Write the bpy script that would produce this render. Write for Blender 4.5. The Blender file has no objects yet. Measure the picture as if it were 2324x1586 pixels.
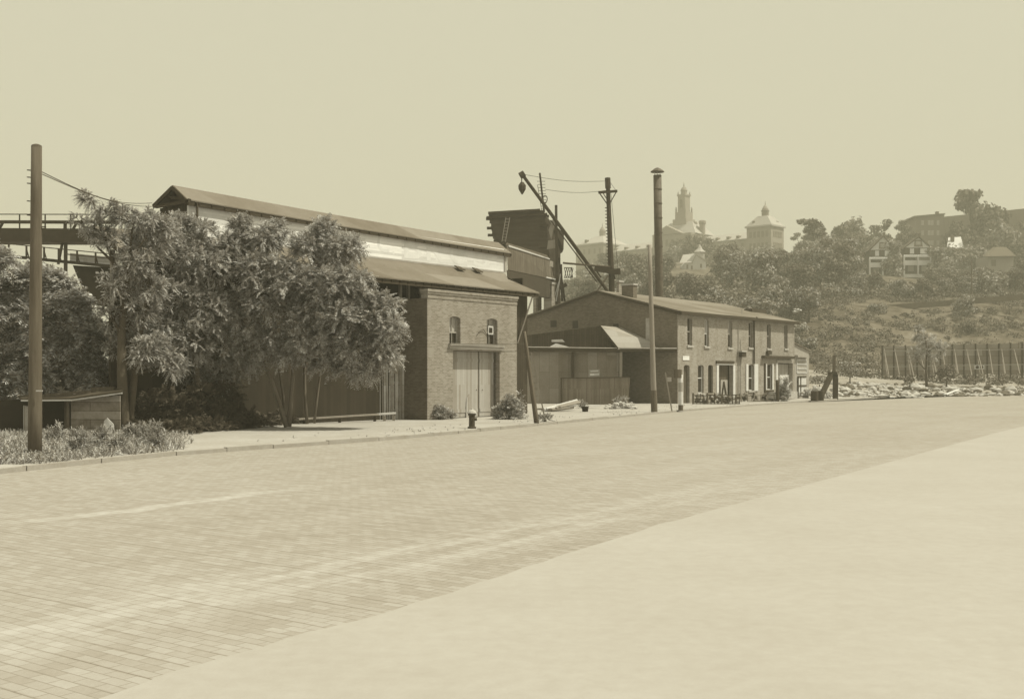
import bpy, math, random
import numpy as np
from mathutils import Vector, Matrix
R = math.radians
SC = bpy.context.scene
COL = SC.collection
random.seed(7); rng = np.random.default_rng(7)

# ---------------------------------------------------------------- camera, sky, sun
FOC, CU, HV, CH = 2456.0, 1162.0, 850.0, 2.2      # focal length / centre / horizon measured on the photograph (2324 px wide)
cam = bpy.data.cameras.new('camera'); cam_o = bpy.data.objects.new('camera', cam); COL.objects.link(cam_o)
cam_o.location = (0, 0, CH); cam_o.rotation_euler = (R(90), 0, 0)
cam.sensor_width = 36; cam.lens = FOC/2324*36; cam.shift_y = (HV-793)/2324; cam.clip_start = .1; cam.clip_end = 5000
SC.camera = cam_o
SC.view_settings.view_transform = 'Standard'; SC.view_settings.look = 'None'
SC.view_settings.exposure = 0; SC.view_settings.gamma = 1
SUN_EL, SX, SY = R(59), .985, -.10
SUN_AZ = math.atan2(SX, SY)
w = bpy.data.worlds.new('World'); SC.world = w; w.use_nodes = True
nt = w.node_tree; nt.nodes.clear()
out = nt.nodes.new('ShaderNodeOutputWorld'); bg = nt.nodes.new('ShaderNodeBackground')
sky = nt.nodes.new('ShaderNodeTexSky'); sky.sky_type = 'NISHITA'; sky.sun_disc = False
sky.sun_elevation = SUN_EL; sky.sun_rotation = SUN_AZ; sky.dust_density = 4; sky.air_density = 1
bw = nt.nodes.new('ShaderNodeRGBToBW'); pw = nt.nodes.new('ShaderNodeMath'); pw.operation = 'POWER'; pw.inputs[1].default_value = .05
mu = nt.nodes.new('ShaderNodeVectorMath'); mu.operation = 'SCALE'; mu.inputs[0].default_value = (6.22, 5.98, 4.56)
nt.links.new(sky.outputs[0], bw.inputs[0]); nt.links.new(bw.outputs[0], pw.inputs[0]); nt.links.new(pw.outputs[0], mu.inputs['Scale'])
nt.links.new(mu.outputs[0], bg.inputs[0]); bg.inputs[1].default_value = .104; nt.links.new(bg.outputs[0], out.inputs[0])
sl = bpy.data.lights.new('sun', 'SUN'); sl.energy = 5.0; sl.angle = R(.6); sl.color = (1, .965, .76)
so = bpy.data.objects.new('sun', sl); COL.objects.link(so)
sd = Vector((SX*math.cos(SUN_EL), SY*math.cos(SUN_EL), math.sin(SUN_EL)*math.hypot(SX, SY)))
so.rotation_euler = sd.to_track_quat('Z', 'Y').to_euler(); so.location = (30, -10, 60)

# ---------------------------------------------------------------- helpers
def P(u, v, d): return Vector(((u-CU)/FOC*d, d, CH+(HV-v)/FOC*d))
def G(u, v, z=0):
    d = (CH-z)*FOC/(v-HV); return P(u, v, d)
def GZ(u, d, z=0): return Vector(((u-CU)/FOC*d, d, z))

class Frame:
    def __init__(s, x, y, ratio):
        L = math.hypot(ratio, 1); s.o = Vector((x, y)); s.xd = Vector((ratio/L, 1/L)); s.yd = Vector((-1/L, ratio/L))
        s.rz = math.atan2(1, ratio)
        s.loc = (x, y, 0)
    def _t(s, u, ax, val):
        a = Vector(((u-CU)/FOC, 1)); return (val+s.o.dot(ax))/a.dot(ax), a
    def px(s, u, v, y=0):
        t, a = s._t(u, s.yd, y); p = a*t; return Vector(((p-s.o).dot(s.xd), y, CH+(HV-v)/FOC*t))
    def pxx(s, u, v, x=0):
        t, a = s._t(u, s.xd, x); p = a*t; return Vector((x, (p-s.o).dot(s.yd), CH+(HV-v)/FOC*t))
    def rect(s, u0, u1, v0, v1, y=0):
        um, vm = (u0+u1)/2, (v0+v1)/2
        return s.px(u0, vm, y).x, s.px(u1, vm, y).x, s.px(um, v1, y).z, s.px(um, v0, y).z
    def w(s, p): q = s.o+s.xd*p[0]+s.yd*p[1]; return Vector((q.x, q.y, p[2]))

class MB:
    def __init__(s): s.v = []; s.f = []; s.p = []
    def add(s, vs, fs):
        n = len(s.v); s.p.append((n, len(s.f))); s.v += [tuple(q) for q in vs]; s.f += [tuple(i+n for i in f) for f in fs]; return s
    def box(s, x0, x1, y0, y1, z0, z1):
        return s.add([(x0,y0,z0),(x1,y0,z0),(x1,y1,z0),(x0,y1,z0),(x0,y0,z1),(x1,y0,z1),(x1,y1,z1),(x0,y1,z1)],
                     [(0,3,2,1),(4,5,6,7),(0,1,5,4),(1,2,6,5),(2,3,7,6),(3,0,4,7)])
    def slab(s, pts, off):
        n = len(pts); off = Vector(off); pts = [Vector(p) for p in pts]
        fs = [tuple(range(n)), tuple(range(2*n-1, n-1, -1))]+[(i, i+n, (i+1) % n+n, (i+1) % n) for i in range(n)]
        return s.add(pts+[p+off for p in pts], fs)
    def bar(s, a, b, w=.1, h=None, up=(0,0,1)):
        h = h or w; a = Vector(a); b = Vector(b); d = (b-a).normalized(); up = Vector(up)
        if abs(d.dot(up)) > .98: up = Vector((0,1,0))
        x = d.cross(up).normalized()*w/2; y = x.cross(d).normalized()*h/2
        vs = [a-x-y, a+x-y, a+x+y, a-x+y, b-x-y, b+x-y, b+x+y, b-x+y]
        return s.add(vs, [(0,3,2,1),(4,5,6,7),(0,1,5,4),(1,2,6,5),(2,3,7,6),(3,0,4,7)])
    def tube(s, pts, rs, n=8, cap=True):
        pts = [Vector(p) for p in pts]
        if not hasattr(rs, '__len__'): rs = [rs]*len(pts)
        rings = []; base = len(s.v); s.p.append((base, len(s.f)))
        for i, p in enumerate(pts):
            d = (pts[min(i+1, len(pts)-1)]-pts[max(i-1, 0)]).normalized()
            ref = Vector((1,0,0)) if abs(d.x) < .9 else Vector((0,1,0))
            x = d.cross(ref).normalized(); y = d.cross(x)
            for k in range(n):
                a = 2*math.pi*k/n; s.v.append(tuple(p+(x*math.cos(a)+y*math.sin(a))*rs[i]))
        for i in range(len(pts)-1):
            for k in range(n):
                a = base+i*n+k; b = base+i*n+(k+1) % n; s.f.append((a, b, b+n, a+n))
        if cap: s.f.append(tuple(base+k for k in range(n))[::-1]); e = base+(len(pts)-1)*n; s.f.append(tuple(e+k for k in range(n)))
        return s
    def lathe(s, c, prof, n=16):
        c = Vector(c); base = len(s.v); s.p.append((base, len(s.f)))
        for r, z in prof:
            for k in range(n):
                a = 2*math.pi*k/n; s.v.append((c.x+r*math.cos(a), c.y+r*math.sin(a), c.z+z))
        for i in range(len(prof)-1):
            for k in range(n):
                a = base+i*n+k; b = base+i*n+(k+1) % n; s.f.append((a, b, b+n, a+n))
        s.f.append(tuple(base+k for k in range(n))[::-1]); e = base+(len(prof)-1)*n; s.f.append(tuple(e+k for k in range(n)))
        return s
    def rock(s, c, r, flat=.6):
        c = Vector(c); vs = []; ico = [(0,0,1),(.89,0,.45),(.28,.85,.45),(-.72,.53,.45),(-.72,-.53,.45),(.28,-.85,.45),(.72,.53,-.45),(-.28,.85,-.45),(-.89,0,-.45),(-.28,-.85,-.45),(.72,-.53,-.45),(0,0,-1)]
        fs = [(0,1,2),(0,2,3),(0,3,4),(0,4,5),(0,5,1),(1,6,2),(2,7,3),(3,8,4),(4,9,5),(5,10,1),(1,10,6),(2,6,7),(3,7,8),(4,8,9),(5,9,10),(11,7,6),(11,8,7),(11,9,8),(11,10,9),(11,6,10)]
        a = random.random()*6.3; ca, sa = math.cos(a), math.sin(a); e = random.uniform(.6, 1.0)
        for q in ico:
            k = r*random.uniform(.7, 1.2); x, y = q[0], q[1]*e
            vs.append(c+Vector(((x*ca-y*sa)*k, (x*sa+y*ca)*k, q[2]*k*flat)))
        return s.add(vs, fs)
    def wall(s, x0, x1, z0, z1, y0, y1, holes=()):
        xs = sorted({x0, x1, *[h[0] for h in holes], *[h[1] for h in holes]}); zs = sorted({z0, z1, *[h[2] for h in holes], *[h[3] for h in holes]})
        nx, nz = len(xs)-1, len(zs)-1
        def solid(i, j):
            if i < 0 or j < 0 or i >= nx or j >= nz: return False
            cx, cz = (xs[i]+xs[i+1])/2, (zs[j]+zs[j+1])/2
            return not any(h[0] < cx < h[1] and h[2] < cz < h[3] for h in holes)
        for i in range(nx):
            for j in range(nz):
                if not solid(i, j): continue
                a, b, c, d = xs[i], xs[i+1], zs[j], zs[j+1]
                s.add([(a,y0,c),(b,y0,c),(b,y0,d),(a,y0,d)], [(0,1,2,3)]); s.add([(a,y1,c),(b,y1,c),(b,y1,d),(a,y1,d)], [(3,2,1,0)])
                if not solid(i-1, j): s.add([(a,y0,c),(a,y1,c),(a,y1,d),(a,y0,d)], [(3,2,1,0)])
                if not solid(i+1, j): s.add([(b,y0,c),(b,y1,c),(b,y1,d),(b,y0,d)], [(0,1,2,3)])
                if not solid(i, j-1): s.add([(a,y0,c),(b,y0,c),(b,y1,c),(a,y1,c)], [(3,2,1,0)])
                if not solid(i, j+1): s.add([(a,y0,d),(b,y0,d),(b,y1,d),(a,y1,d)], [(0,1,2,3)])
        return s
    def arch(s, x0, x1, z1, rise, y0, y1):      # fills the corners above a segmental arch, inside a hole whose top is z1
        n = 5; xm = (x0+x1)/2; hw = (x1-x0)/2
        for sg in (-1, 1):
            pts = [(xm+sg*hw, y0, z1-rise)]+[(xm+sg*hw*math.cos(t), y0, z1-rise+rise*math.sin(t)) for t in [math.pi/2*k/n for k in range(1, n+1)]]+[(xm+sg*hw, y0, z1)]
            s.slab(pts, (0, y1-y0, 0))
        return s
    def each(s, name, mat, parent=None, world=False, smooth=False):
        out = []; st = s.p+[(len(s.v), len(s.f))]
        for (v0, f0), (v1, f1) in zip(st, st[1:]):
            m = MB(); m.v = s.v[v0:v1]; m.f = [tuple(i-v0 for i in f) for f in s.f[f0:f1]]; out.append(m.build(name, mat, parent, world, smooth))
        return out
    def build(s, name, mat, parent=None, world=False, smooth=False, loc=None):
        me = bpy.data.meshes.new(name); vs = s.v
        if parent is not None and world:
            L = Vector(parent['_loc']); c, sn = math.cos(-parent['_rz']), math.sin(-parent['_rz'])
            vs = [((x-L.x)*c-(y-L.y)*sn, (x-L.x)*sn+(y-L.y)*c, z-L.z) for x, y, z in vs]
        if loc is not None: vs = [(x-loc[0], y-loc[1], z-loc[2]) for x, y, z in vs]
        me.from_pydata(vs, [], s.f)
        if smooth: me.polygons.foreach_set('use_smooth', [True]*len(me.polygons))
        if mat: me.materials.append(mat)
        o = bpy.data.objects.new(name, me); COL.objects.link(o)
        if loc is not None: o.location = loc
        if parent is not None: o.parent = parent
        return o

def tag(o, label, cat, group=None, kind=None):
    if label: o['label'] = label
    if cat: o['category'] = cat
    if group: o['group'] = group
    if kind: o['kind'] = kind
    return o
LOCS = []
def thing(name, label, cat, loc=(0,0,0), rz=0, group=None):
    o = bpy.data.objects.new(name, None); COL.objects.link(o); o.location = loc; o.rotation_euler = (0, 0, rz); o.empty_display_size = .2
    o['_loc'] = list(loc); o['_rz'] = rz; LOCS.append(o)
    return tag(o, label, cat, group)
def struct(o): o['kind'] = 'structure'; return o

# ---------------------------------------------------------------- materials (the print is sepia: every tone is a value on one brown-to-cream scale)
def sep(v):
    v = max(.004, min(.9, v)); t = min(1, max(0, (v-.05)/.5)); t = t**.7
    g = .785+t*(.99-.785); b = .53+t*(1.0-.53)
    return (v*1.0, v*g, v*b, 1)
MATS = {}
def mat(name, v, var=.25, scale=2.0, rough=.9, kind='noise', a=None, b=None, gap=.006, gapv=None, fine=.15, spec=.2, stretch=(1,1,1), dirt=0, coord='Object', trans=0, bump=0, island=0):
    if name in MATS: return MATS[name]
    m = bpy.data.materials.new(name); m.use_nodes = True; N = m.node_tree.nodes; Lk = m.node_tree.links
    bs = N['Principled BSDF']; bs.inputs['Roughness'].default_value = rough; bs.inputs['Specular IOR Level'].default_value = spec
    tc = N.new('ShaderNodeTexCoord'); mp = N.new('ShaderNodeMapping'); mp.inputs['Scale'].default_value = stretch
    Lk.new(tc.outputs[coord], mp.inputs[0])
    def noise(sc, det=4, vec=None):
        n = N.new('ShaderNodeTexNoise'); n.inputs['Scale'].default_value = sc; n.inputs['Detail'].default_value = det; n.inputs['Roughness'].default_value = .6
        Lk.new(vec or mp.outputs[0], n.inputs[0]); return n.outputs[0]
    def math_(op, x, y):
        n = N.new('ShaderNodeMath'); n.operation = op
        for i, q in enumerate((x, y)):
            if isinstance(q, (int, float)): n.inputs[i].default_value = q
            else: Lk.new(q, n.inputs[i])
        return n.outputs[0]
    # value = v*(1 + var*(noise-.5)*2.6 + fine*(noise2-.5)*2.6)
    val = math_('MULTIPLY', math_('SUBTRACT', noise(scale), .5), 2.8*var)
    val = math_('ADD', val, math_('MULTIPLY', math_('SUBTRACT', noise(scale*9, 3), .5), 2.8*fine))
    hgt = val
    if kind in ('brick', 'hplank', 'vplank', 'shingle', 'tin'):
        sx = N.new('ShaderNodeSeparateXYZ'); Lk.new(tc.outputs[coord], sx.inputs[0]); cb = N.new('ShaderNodeCombineXYZ')
        h = math_('ADD', sx.outputs[0], sx.outputs[1])
        if kind in ('vplank', 'tin'): Lk.new(sx.outputs[2], cb.inputs[0]); Lk.new(h, cb.inputs[1])
        else: Lk.new(h, cb.inputs[0]); Lk.new(sx.outputs[2], cb.inputs[1])
        bt = N.new('ShaderNodeTexBrick'); Lk.new(cb.outputs[0], bt.inputs[0])
        bwid, rh = {'brick': (.22, .075), 'hplank': (3.2, .16), 'vplank': (3.4, .2), 'shingle': (.25, .16), 'tin': (2.4, .7)}[kind]
        bt.inputs['Scale'].default_value = 1; bt.inputs['Brick Width'].default_value = a or bwid; bt.inputs['Row Height'].default_value = b or rh
        bt.inputs['Mortar Size'].default_value = gap; bt.inputs['Mortar Smooth'].default_value = .3; bt.inputs['Bias'].default_value = 0
        g = gapv if gapv is not None else (1.35 if kind == 'brick' else .45)
        bt.inputs[1].default_value = (.78,)*3+(1,); bt.inputs[2].default_value = (1.22,)*3+(1,); bt.inputs[3].default_value = (g,)*3+(1,)
        sb = N.new('ShaderNodeRGBToBW'); Lk.new(bt.outputs[0], sb.inputs[0])
        val = math_('ADD', val, math_('SUBTRACT', sb.outputs[0], 1))
        if kind in ('hplank', 'vplank', 'tin'):    # streaks along the boards
            m2 = N.new('ShaderNodeMapping'); m2.inputs['Scale'].default_value = (1.2, 1.2, 22) if kind == 'hplank' else (9, 9, .5)
            Lk.new(tc.outputs[coord], m2.inputs[0]); val = math_('ADD', val, math_('MULTIPLY', math_('SUBTRACT', noise(1.0, 5, m2.outputs[0]), .5), .9*max(var, .2)))
    if dirt:      # rain streaks running down
        m3 = N.new('ShaderNodeMapping'); m3.inputs['Scale'].default_value = (1.3, 1.3, .16); Lk.new(tc.outputs[coord], m3.inputs[0])
        val = math_('ADD', val, math_('MULTIPLY', math_('SUBTRACT', noise(1.0, 6, m3.outputs[0]), .52), 2.6*dirt))
    if island:      # every leaf has its own tone
        gi = N.new('ShaderNodeNewGeometry'); val = math_('ADD', val, math_('MULTIPLY', math_('SUBTRACT', math_('POWER', gi.outputs['Random Per Island'], 1.6), .38), island))
    fac = math_('MULTIPLY', math_('ADD', val, 1.0), v)
    rp = N.new('ShaderNodeValToRGB'); els = rp.color_ramp.elements
    ks = [0, .06, .15, .3, .5, .7, .9]
    els[0].position = 0; els[0].color = sep(.004); els[1].position = .9; els[1].color = sep(.9)
    for k in ks[1:-1]: e = els.new(k); e.color = sep(k)
    Lk.new(fac, rp.inputs[0]); Lk.new(rp.outputs[0], bs.inputs['Base Color'])
    if bump:
        bp = N.new('ShaderNodeBump'); bp.inputs['Strength'].default_value = bump; bp.inputs['Distance'].default_value = .05
        Lk.new(val, bp.inputs['Height']); Lk.new(bp.outputs[0], bs.inputs['Normal'])
    if trans:
        o = N['Material Output']; tr = N.new('ShaderNodeBsdfTranslucent'); mx = N.new('ShaderNodeMixShader'); mx.inputs[0].default_value = trans
        Lk.new(rp.outputs[0], tr.inputs[0]); Lk.new(bs.outputs[0], mx.inputs[1]); Lk.new(tr.outputs[0], mx.inputs[2]); Lk.new(mx.outputs[0], o.inputs[0])
    MATS[name] = m; return m

m_dark = mat('creosoted timber', .055, .3, 3)
m_black = mat('near black lining', .03, .3, 2)  # one near-black tone for inner linings and small black things
m_iron = mat('painted iron', .06, .3, 4, .6)
m_rust = mat('rusty iron', .10, .4, 3, .7, spec=.3)
m_pole = mat('weathered pole wood', .12, .45, 1, kind='noise', stretch=(9, 9, .6), fine=.2, bump=.3)
m_polelight = mat('grey pole wood', .26, .2, 1, stretch=(9, 9, .6), bump=.3)
m_wood = mat('grey weathered boards', .42, .3, 2, kind='vplank', b=.17, gap=.012, dirt=.15)
m_hwood = mat('old horizontal boards', .25, .45, 2.5, kind='hplank', b=.3, gap=.014, dirt=.35)
m_darkwood = mat('dark weathered boards', .05, .3, 2, kind='vplank', b=.18, gap=.014)
m_palewood = mat('pale sawn timber', .5, .2, 4, stretch=(1,1,1))
m_tin = mat('dull sheet metal panels', .23, .2, 1.2, .8, 'tin', gap=.012, gapv=.6, dirt=.15)
m_tinlow = mat('ribbed metal fence', .17, .2, 1.2, .8, 'tin', b=.09, gap=.012, gapv=.65)
m_white = mat('faded white clapboard', .76, .07, .7, kind='hplank', a=5, b=.13, gap=.008, gapv=.85, dirt=.10, fine=.03)
m_letter = mat('faded sign paint', .70, .08, .8, fine=.05, dirt=.12)
m_shadowpaint = mat('worn grey sign ground', .80, .1, .8, fine=.04, dirt=.1)
m_roof = mat('grey tar roofing', .185, .16, .8, fine=.06, kind='shingle', a=4, b=.9, gap=.01, gapv=.8, dirt=.12)
m_roofdark = mat('old dark roofing', .07, .2, 2)
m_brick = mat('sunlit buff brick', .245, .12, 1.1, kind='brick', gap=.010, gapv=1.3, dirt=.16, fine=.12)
m_brickdark = mat('dark and shaded brick', .13, .2, 1.1, kind='brick', gap=.010, gapv=1.2, dirt=.12)  # on the gatehouse sides this darker tone carries the unlit side's shade
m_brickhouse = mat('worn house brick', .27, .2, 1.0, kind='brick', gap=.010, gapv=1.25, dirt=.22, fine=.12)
m_gable = mat('shaded gable brick', .15, .12, 1.0, kind='brick', gap=.010, gapv=1.15, dirt=.08)  # darker than the front brick: the unlit gable side's shade is coloured in
m_stone = mat('pale stone', .42, .2, 3)
m_door = mat('grey door paint', .36, .07, 1.5, kind='vplank', b=.14, gap=.005, gapv=.85, fine=.03)
m_doordark = mat('dark door', .10, .2, 2, kind='vplank', gap=.008)
m_glass = mat('dark window glass', .03, .3, 2, .35, spec=.25)
m_paleglass = mat('dusty window pane', .38, .3, 2, .3, spec=.5)
m_trim = mat('white painted trim', .62, .1, 3)
m_greytrim = mat('grey painted trim', .35, .15, 3)
m_leaf = mat('ailanthus leaf', .38, .3, 1.2, .42, trans=.25, spec=.6, fine=.1, island=1.5)
m_leaf2 = mat('small tree leaf', .37, .3, 1.2, .5, trans=.25, spec=.5, fine=.1, island=1.5)
m_weed = mat('verge weed leaf', .36, .3, 1.5, .6, trans=.2, island=1.5)
m_hillleaf = mat('hillside foliage', .15, .45, .25, .8, trans=.2, fine=.1, island=1.5)
m_hillleaf2 = mat('pale hillside foliage', .27, .35, .25, .8, trans=.2, fine=.1, island=1.5)
m_bark = mat('smooth pale bark', .17, .3, 2, stretch=(4,4,.7), bump=.2)
m_barkdark = mat('dark bark', .09, .3, 2)
m_kerb = mat('granite kerb', .33, .15, 2, fine=.12)
m_hillhouse = mat('light shingle siding', .68, .1, 2)
m_college = mat('grey stone masonry', .29, .1, .2)
m_slate = mat('pale slate roof', .40, .08, .3)

def ground_material(name, v, fn):
    m = bpy.data.materials.new(name); m.use_nodes = True; N = m.node_tree.nodes; Lk = m.node_tree.links
    bs = N['Principled BSDF']; bs.inputs['Roughness'].default_value = .95; bs.inputs['Specular IOR Level'].default_value = .1
    tc = N.new('ShaderNodeTexCoord')
    class S: pass
    S.N, S.Lk, S.tc, S.bs = N, Lk, tc, bs
    def mp(sc, rot=0, loc=(0,0,0)):
        a = N.new('ShaderNodeMapping'); a.inputs['Scale'].default_value = (1,1,1); a.inputs['Rotation'].default_value = (0,0,rot); a.inputs['Location'].default_value = loc
        Lk.new(tc.outputs['Object'], a.inputs[0]); b = N.new('ShaderNodeVectorMath'); b.operation = 'MULTIPLY'; b.inputs[1].default_value = sc; Lk.new(a.outputs[0], b.inputs[0]); return b.outputs[0]
    def noise(vec, sc, det=5, ro=.6):
        n = N.new('ShaderNodeTexNoise'); n.inputs['Scale'].default_value = sc; n.inputs['Detail'].default_value = det; n.inputs['Roughness'].default_value = ro; Lk.new(vec, n.inputs[0]); return n.outputs[0]
    def M(op, x, y=0.0, z=None, clamp=False):
        n = N.new('ShaderNodeMath'); n.operation = op; n.use_clamp = clamp
        for i, q in enumerate((x, y, z)):
            if q is None: continue
            if isinstance(q, (int, float)): n.inputs[i].default_value = q
            else: Lk.new(q, n.inputs[i])
        return n.outputs[0]
    S.mp, S.noise, S.M = staticmethod(mp), staticmethod(noise), staticmethod(M)
    val = fn(S)
    rp = N.new('ShaderNodeValToRGB'); els = rp.color_ramp.elements; els[0].position = 0; els[0].color = sep(.004); els[1].position = .9; els[1].color = sep(.9)
    for k in (.06, .15, .3, .5, .7): els.new(k).color = sep(k)
    Lk.new(M('MULTIPLY', val, v), rp.inputs[0]); Lk.new(rp.outputs[0], bs.inputs['Base Color'])
    MATS[name] = m; return m

RD = math.atan2(.58, .815)       # road direction measured from +Y towards +X
def road_fn(S):
    p = S.mp((1,1,1), RD)        # rotated so that y runs along the road, x across it
    sx = S.N.new('ShaderNodeSeparateXYZ'); S.Lk.new(p, sx.inputs[0]); X, Y = sx.outputs[0], sx.outputs[1]
    wob = S.M('MULTIPLY', S.M('SUBTRACT', S.noise(p, .25, 3), .5), 1.6)
    str_ = S.noise(S.mp((.9, .07, 1), RD), 1, 6)
    fine = S.noise(p, 9, 4)
    big = S.noise(p, .12, 4)
    bt = S.N.new('ShaderNodeTexBrick'); S.Lk.new(p, bt.inputs[0])
    for k, q in (('Scale', 1), ('Brick Width', .24), ('Row Height', .125), ('Mortar Size', .007), ('Mortar Smooth', .5), ('Bias', 0)): bt.inputs[k].default_value = q
    bt.inputs[1].default_value = (.91,)*3+(1,); bt.inputs[2].default_value = (1.08,)*3+(1,); bt.inputs[3].default_value = (.72,)*3+(1,)
    b1 = S.N.new('ShaderNodeRGBToBW'); S.Lk.new(bt.outputs[0], b1.inputs[0])
    # worn joints every few courses, broken up
    jy = S.M('ADD', Y, S.M('MULTIPLY', S.M('SUBTRACT', S.noise(p, .8, 2), .5), .12))
    fr = S.M('ABSOLUTE', S.M('SUBTRACT', S.M('FRACT', S.M('DIVIDE', jy, .375)), .5))
    j = S.M('MULTIPLY', S.M('SUBTRACT', fr, .44, clamp=True), 16, clamp=True)
    brk = S.M('MULTIPLY', S.M('SUBTRACT', S.noise(S.mp((.5, 2.6, 1), RD), 1, 3), .40, clamp=True), 5, clamp=True)
    j = S.M('MULTIPLY', j, brk)
    def band(c, wd, amp, thr=.45):   # pale dusty wheel band at across-road position c
        d = S.M('ABSOLUTE', S.M('SUBTRACT', S.M('ADD', X, wob), c))
        k = S.M('SUBTRACT', 1, S.M('DIVIDE', d, wd), clamp=True); k = S.M('MULTIPLY', k, 1.8, clamp=True)
        n = S.M('MULTIPLY', S.M('SUBTRACT', S.noise(S.mp((2.2, .35, 1), RD), 1.3, 6, .65), thr, clamp=True), 6, clamp=True)
        return S.M('MULTIPLY', S.M('MULTIPLY', k, n), amp)
    fade = S.M('ADD', .25, S.M('MULTIPLY', S.M('MULTIPLY', S.M('SUBTRACT', 22, Y), .1, clamp=True), .75))
    dust = S.M('MAXIMUM', S.M('MULTIPLY', band(-8.7, 1.0, .19, .42), fade), S.M('MAXIMUM', S.M('MULTIPLY', band(-15.4, .30, .24, .3), S.M('MULTIPLY', S.M('MULTIPLY', S.M('SUBTRACT', Y, 8.2), .6, clamp=True), S.M('MULTIPLY', S.M('SUBTRACT', 16, Y), .3, clamp=True))), band(-19.0, .5, .06)))
    v = S.M('ADD', b1.outputs[0], S.M('MULTIPLY', S.M('SUBTRACT', str_, .5), .20))
    v = S.M('ADD', v, S.M('MULTIPLY', S.M('SUBTRACT', big, .5), .25))
    v = S.M('ADD', v, S.M('MULTIPLY', S.M('SUBTRACT', fine, .5), .22))
    v = S.M('ADD', v, S.M('MULTIPLY', S.M('SUBTRACT', S.noise(p, 40, 2), .5), .15))
    v = S.M('SUBTRACT', v, S.M('MULTIPLY', j, .24))
    return S.M('ADD', v, dust)
m_road = ground_material('brick road paving', .325, road_fn)
def dust_fn(amp, sc):
    def fn(S):
        p = S.mp((1,1,1)); n = S.M('MULTIPLY', S.M('SUBTRACT', S.noise(p, sc, 6, .65), .5), amp)
        n2 = S.M('MULTIPLY', S.M('SUBTRACT', S.noise(p, sc*14, 4), .5), amp*.8)
        n3 = S.M('MULTIPLY', S.M('SUBTRACT', S.noise(p, 55, 2), .5), amp*.5)
        return S.M('ADD', S.M('ADD', S.M('ADD', 1, n), n2), n3)
    return fn
m_verge = ground_material('dusty verge earth', .37, dust_fn(.5, .5))
m_pave = ground_material('pale sandy pavement', .368, dust_fn(.22, .4))
m_lot = ground_material('lot earth', .30, dust_fn(1.1, .3))
def hill_fn(S):
    p = S.mp((1,1,1)); a = S.M('MULTIPLY', S.M('SUBTRACT', S.noise(p, .06, 6, .7), .5), 3.4)
    b = S.M('MULTIPLY', S.M('SUBTRACT', S.noise(p, .5, 5, .7), .5), 2.8)
    return S.M('ADD', S.M('ADD', 1, a), b)
m_hill = ground_material('scrubby hillside earth', .12, hill_fn)

# ---------------------------------------------------------------- ground, road, kerb
from mathutils import noise as mnoise
def smooth(a, b, x): t = min(1, max(0, (x-a)/(b-a))); return t*t*(3-2*t)
PROF = [(-100,0),(100,0),(112,.6),(122,1.0),(135,2.2),(150,4.5),(200,15.6),(290,28),(350,38),(450,46),(600,55),(900,60),(3000,60)]
def TZ(X, Y):
    sh = max(0, min(.79*(X-29.5), 35))*min(1, max(0, (220-Y)/80)); e = Y-sh
    for (a, za), (b, zb) in zip(PROF, PROF[1:]):
        if e <= b: z = za+(zb-za)*(e-a)/(b-a); break
    else: z = 60
    if Y > 105:
        z += (mnoise.noise(Vector((X*.03, Y*.03, 0)))*2.0+mnoise.noise(Vector((X*.12, Y*.12, 3)))*.8)*smooth(140, 190, e)
        if 99 < e < 140: z += abs(mnoise.noise(Vector((X*.35, Y*.35, 1))))*.5*smooth(99, 106, e)
    return z*smooth(-10, 40, X)
KERB = [G(-420,1128), G(-150,1092), G(60,1068), G(230,1050), G(400,1033), G(620,1017), G(860,1000), G(1040,984), G(1220,966), G(1380,950), G(1540,934), G(1700,921), G(1800,914), G(1900,907)]
FAR = [G(2000,904), G(2120,900), G(2255,895), G(2500,886)]
EDGE = [G(2500,925), G(2250,985), G(1850,1095), G(1500,1190), G(1240,1272), G(1000,1352), G(820,1408), G(690,1437), G(560,1476), G(400,1524), G(180,1600), G(-100,1700)]
xs = np.concatenate([np.linspace(-700,-60,17), np.linspace(-55,160,130), np.linspace(170,900,30)]); ys = np.concatenate([np.linspace(-60,90,20), np.linspace(95,170,60), np.linspace(173,470,110), np.linspace(500,2600,16)])
gb = MB(); nx = len(xs)
for y in ys:
    for x in xs: gb.v.append((x, y, TZ(x, y)-.03))
for j in range(len(ys)-1):
    for i in range(nx-1):
        a = j*nx+i; gb.f.append((a, a+1, a+1+nx, a+nx))
ground = struct(gb.build('ground', None, smooth=True)); ground.data.materials.append(m_hill); ground.data.materials.append(m_lot)
for p in ground.data.polygons:
    if p.center.y < 138+max(0, min(.79*(p.center.x-29.5), 35)): p.material_index = 1
# road sheet between the far kerb and the pavement edge
def sheet(pts, z, name, m, th=.0):
    b = MB(); b.slab([(p[0], p[1], z) for p in pts], (0, 0, -(th or .02))); return struct(b.build(name, m))
road_far = [Vector((140,190,0)), Vector((90,150,0))]
sheet([(-40,-20),(-40, 6), *[(p.x, p.y) for p in KERB], *[(p.x, p.y) for p in FAR], (70,150),(110,140),(120,100),(60,-20)], -.006, 'road', m_road)
pv = [(p.x, p.y) for p in EDGE]
pv2 = []
for i in range(len(pv)-1):
    a, b = Vector(pv[i]), Vector(pv[i+1]); n = 14
    for k in range(n):
        q = a.lerp(b, k/n); q += Vector((mnoise.noise(Vector((q.x*1.7, q.y*1.7, 5))), mnoise.noise(Vector((q.x*1.7, q.y*1.7, 9)))))*.05; pv2.append(tuple(q))
sheet([*pv2, (-14,-3), (-14,-18),(58,-18),(58,60)], .006, 'pavement', m_pave, .03)
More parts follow.
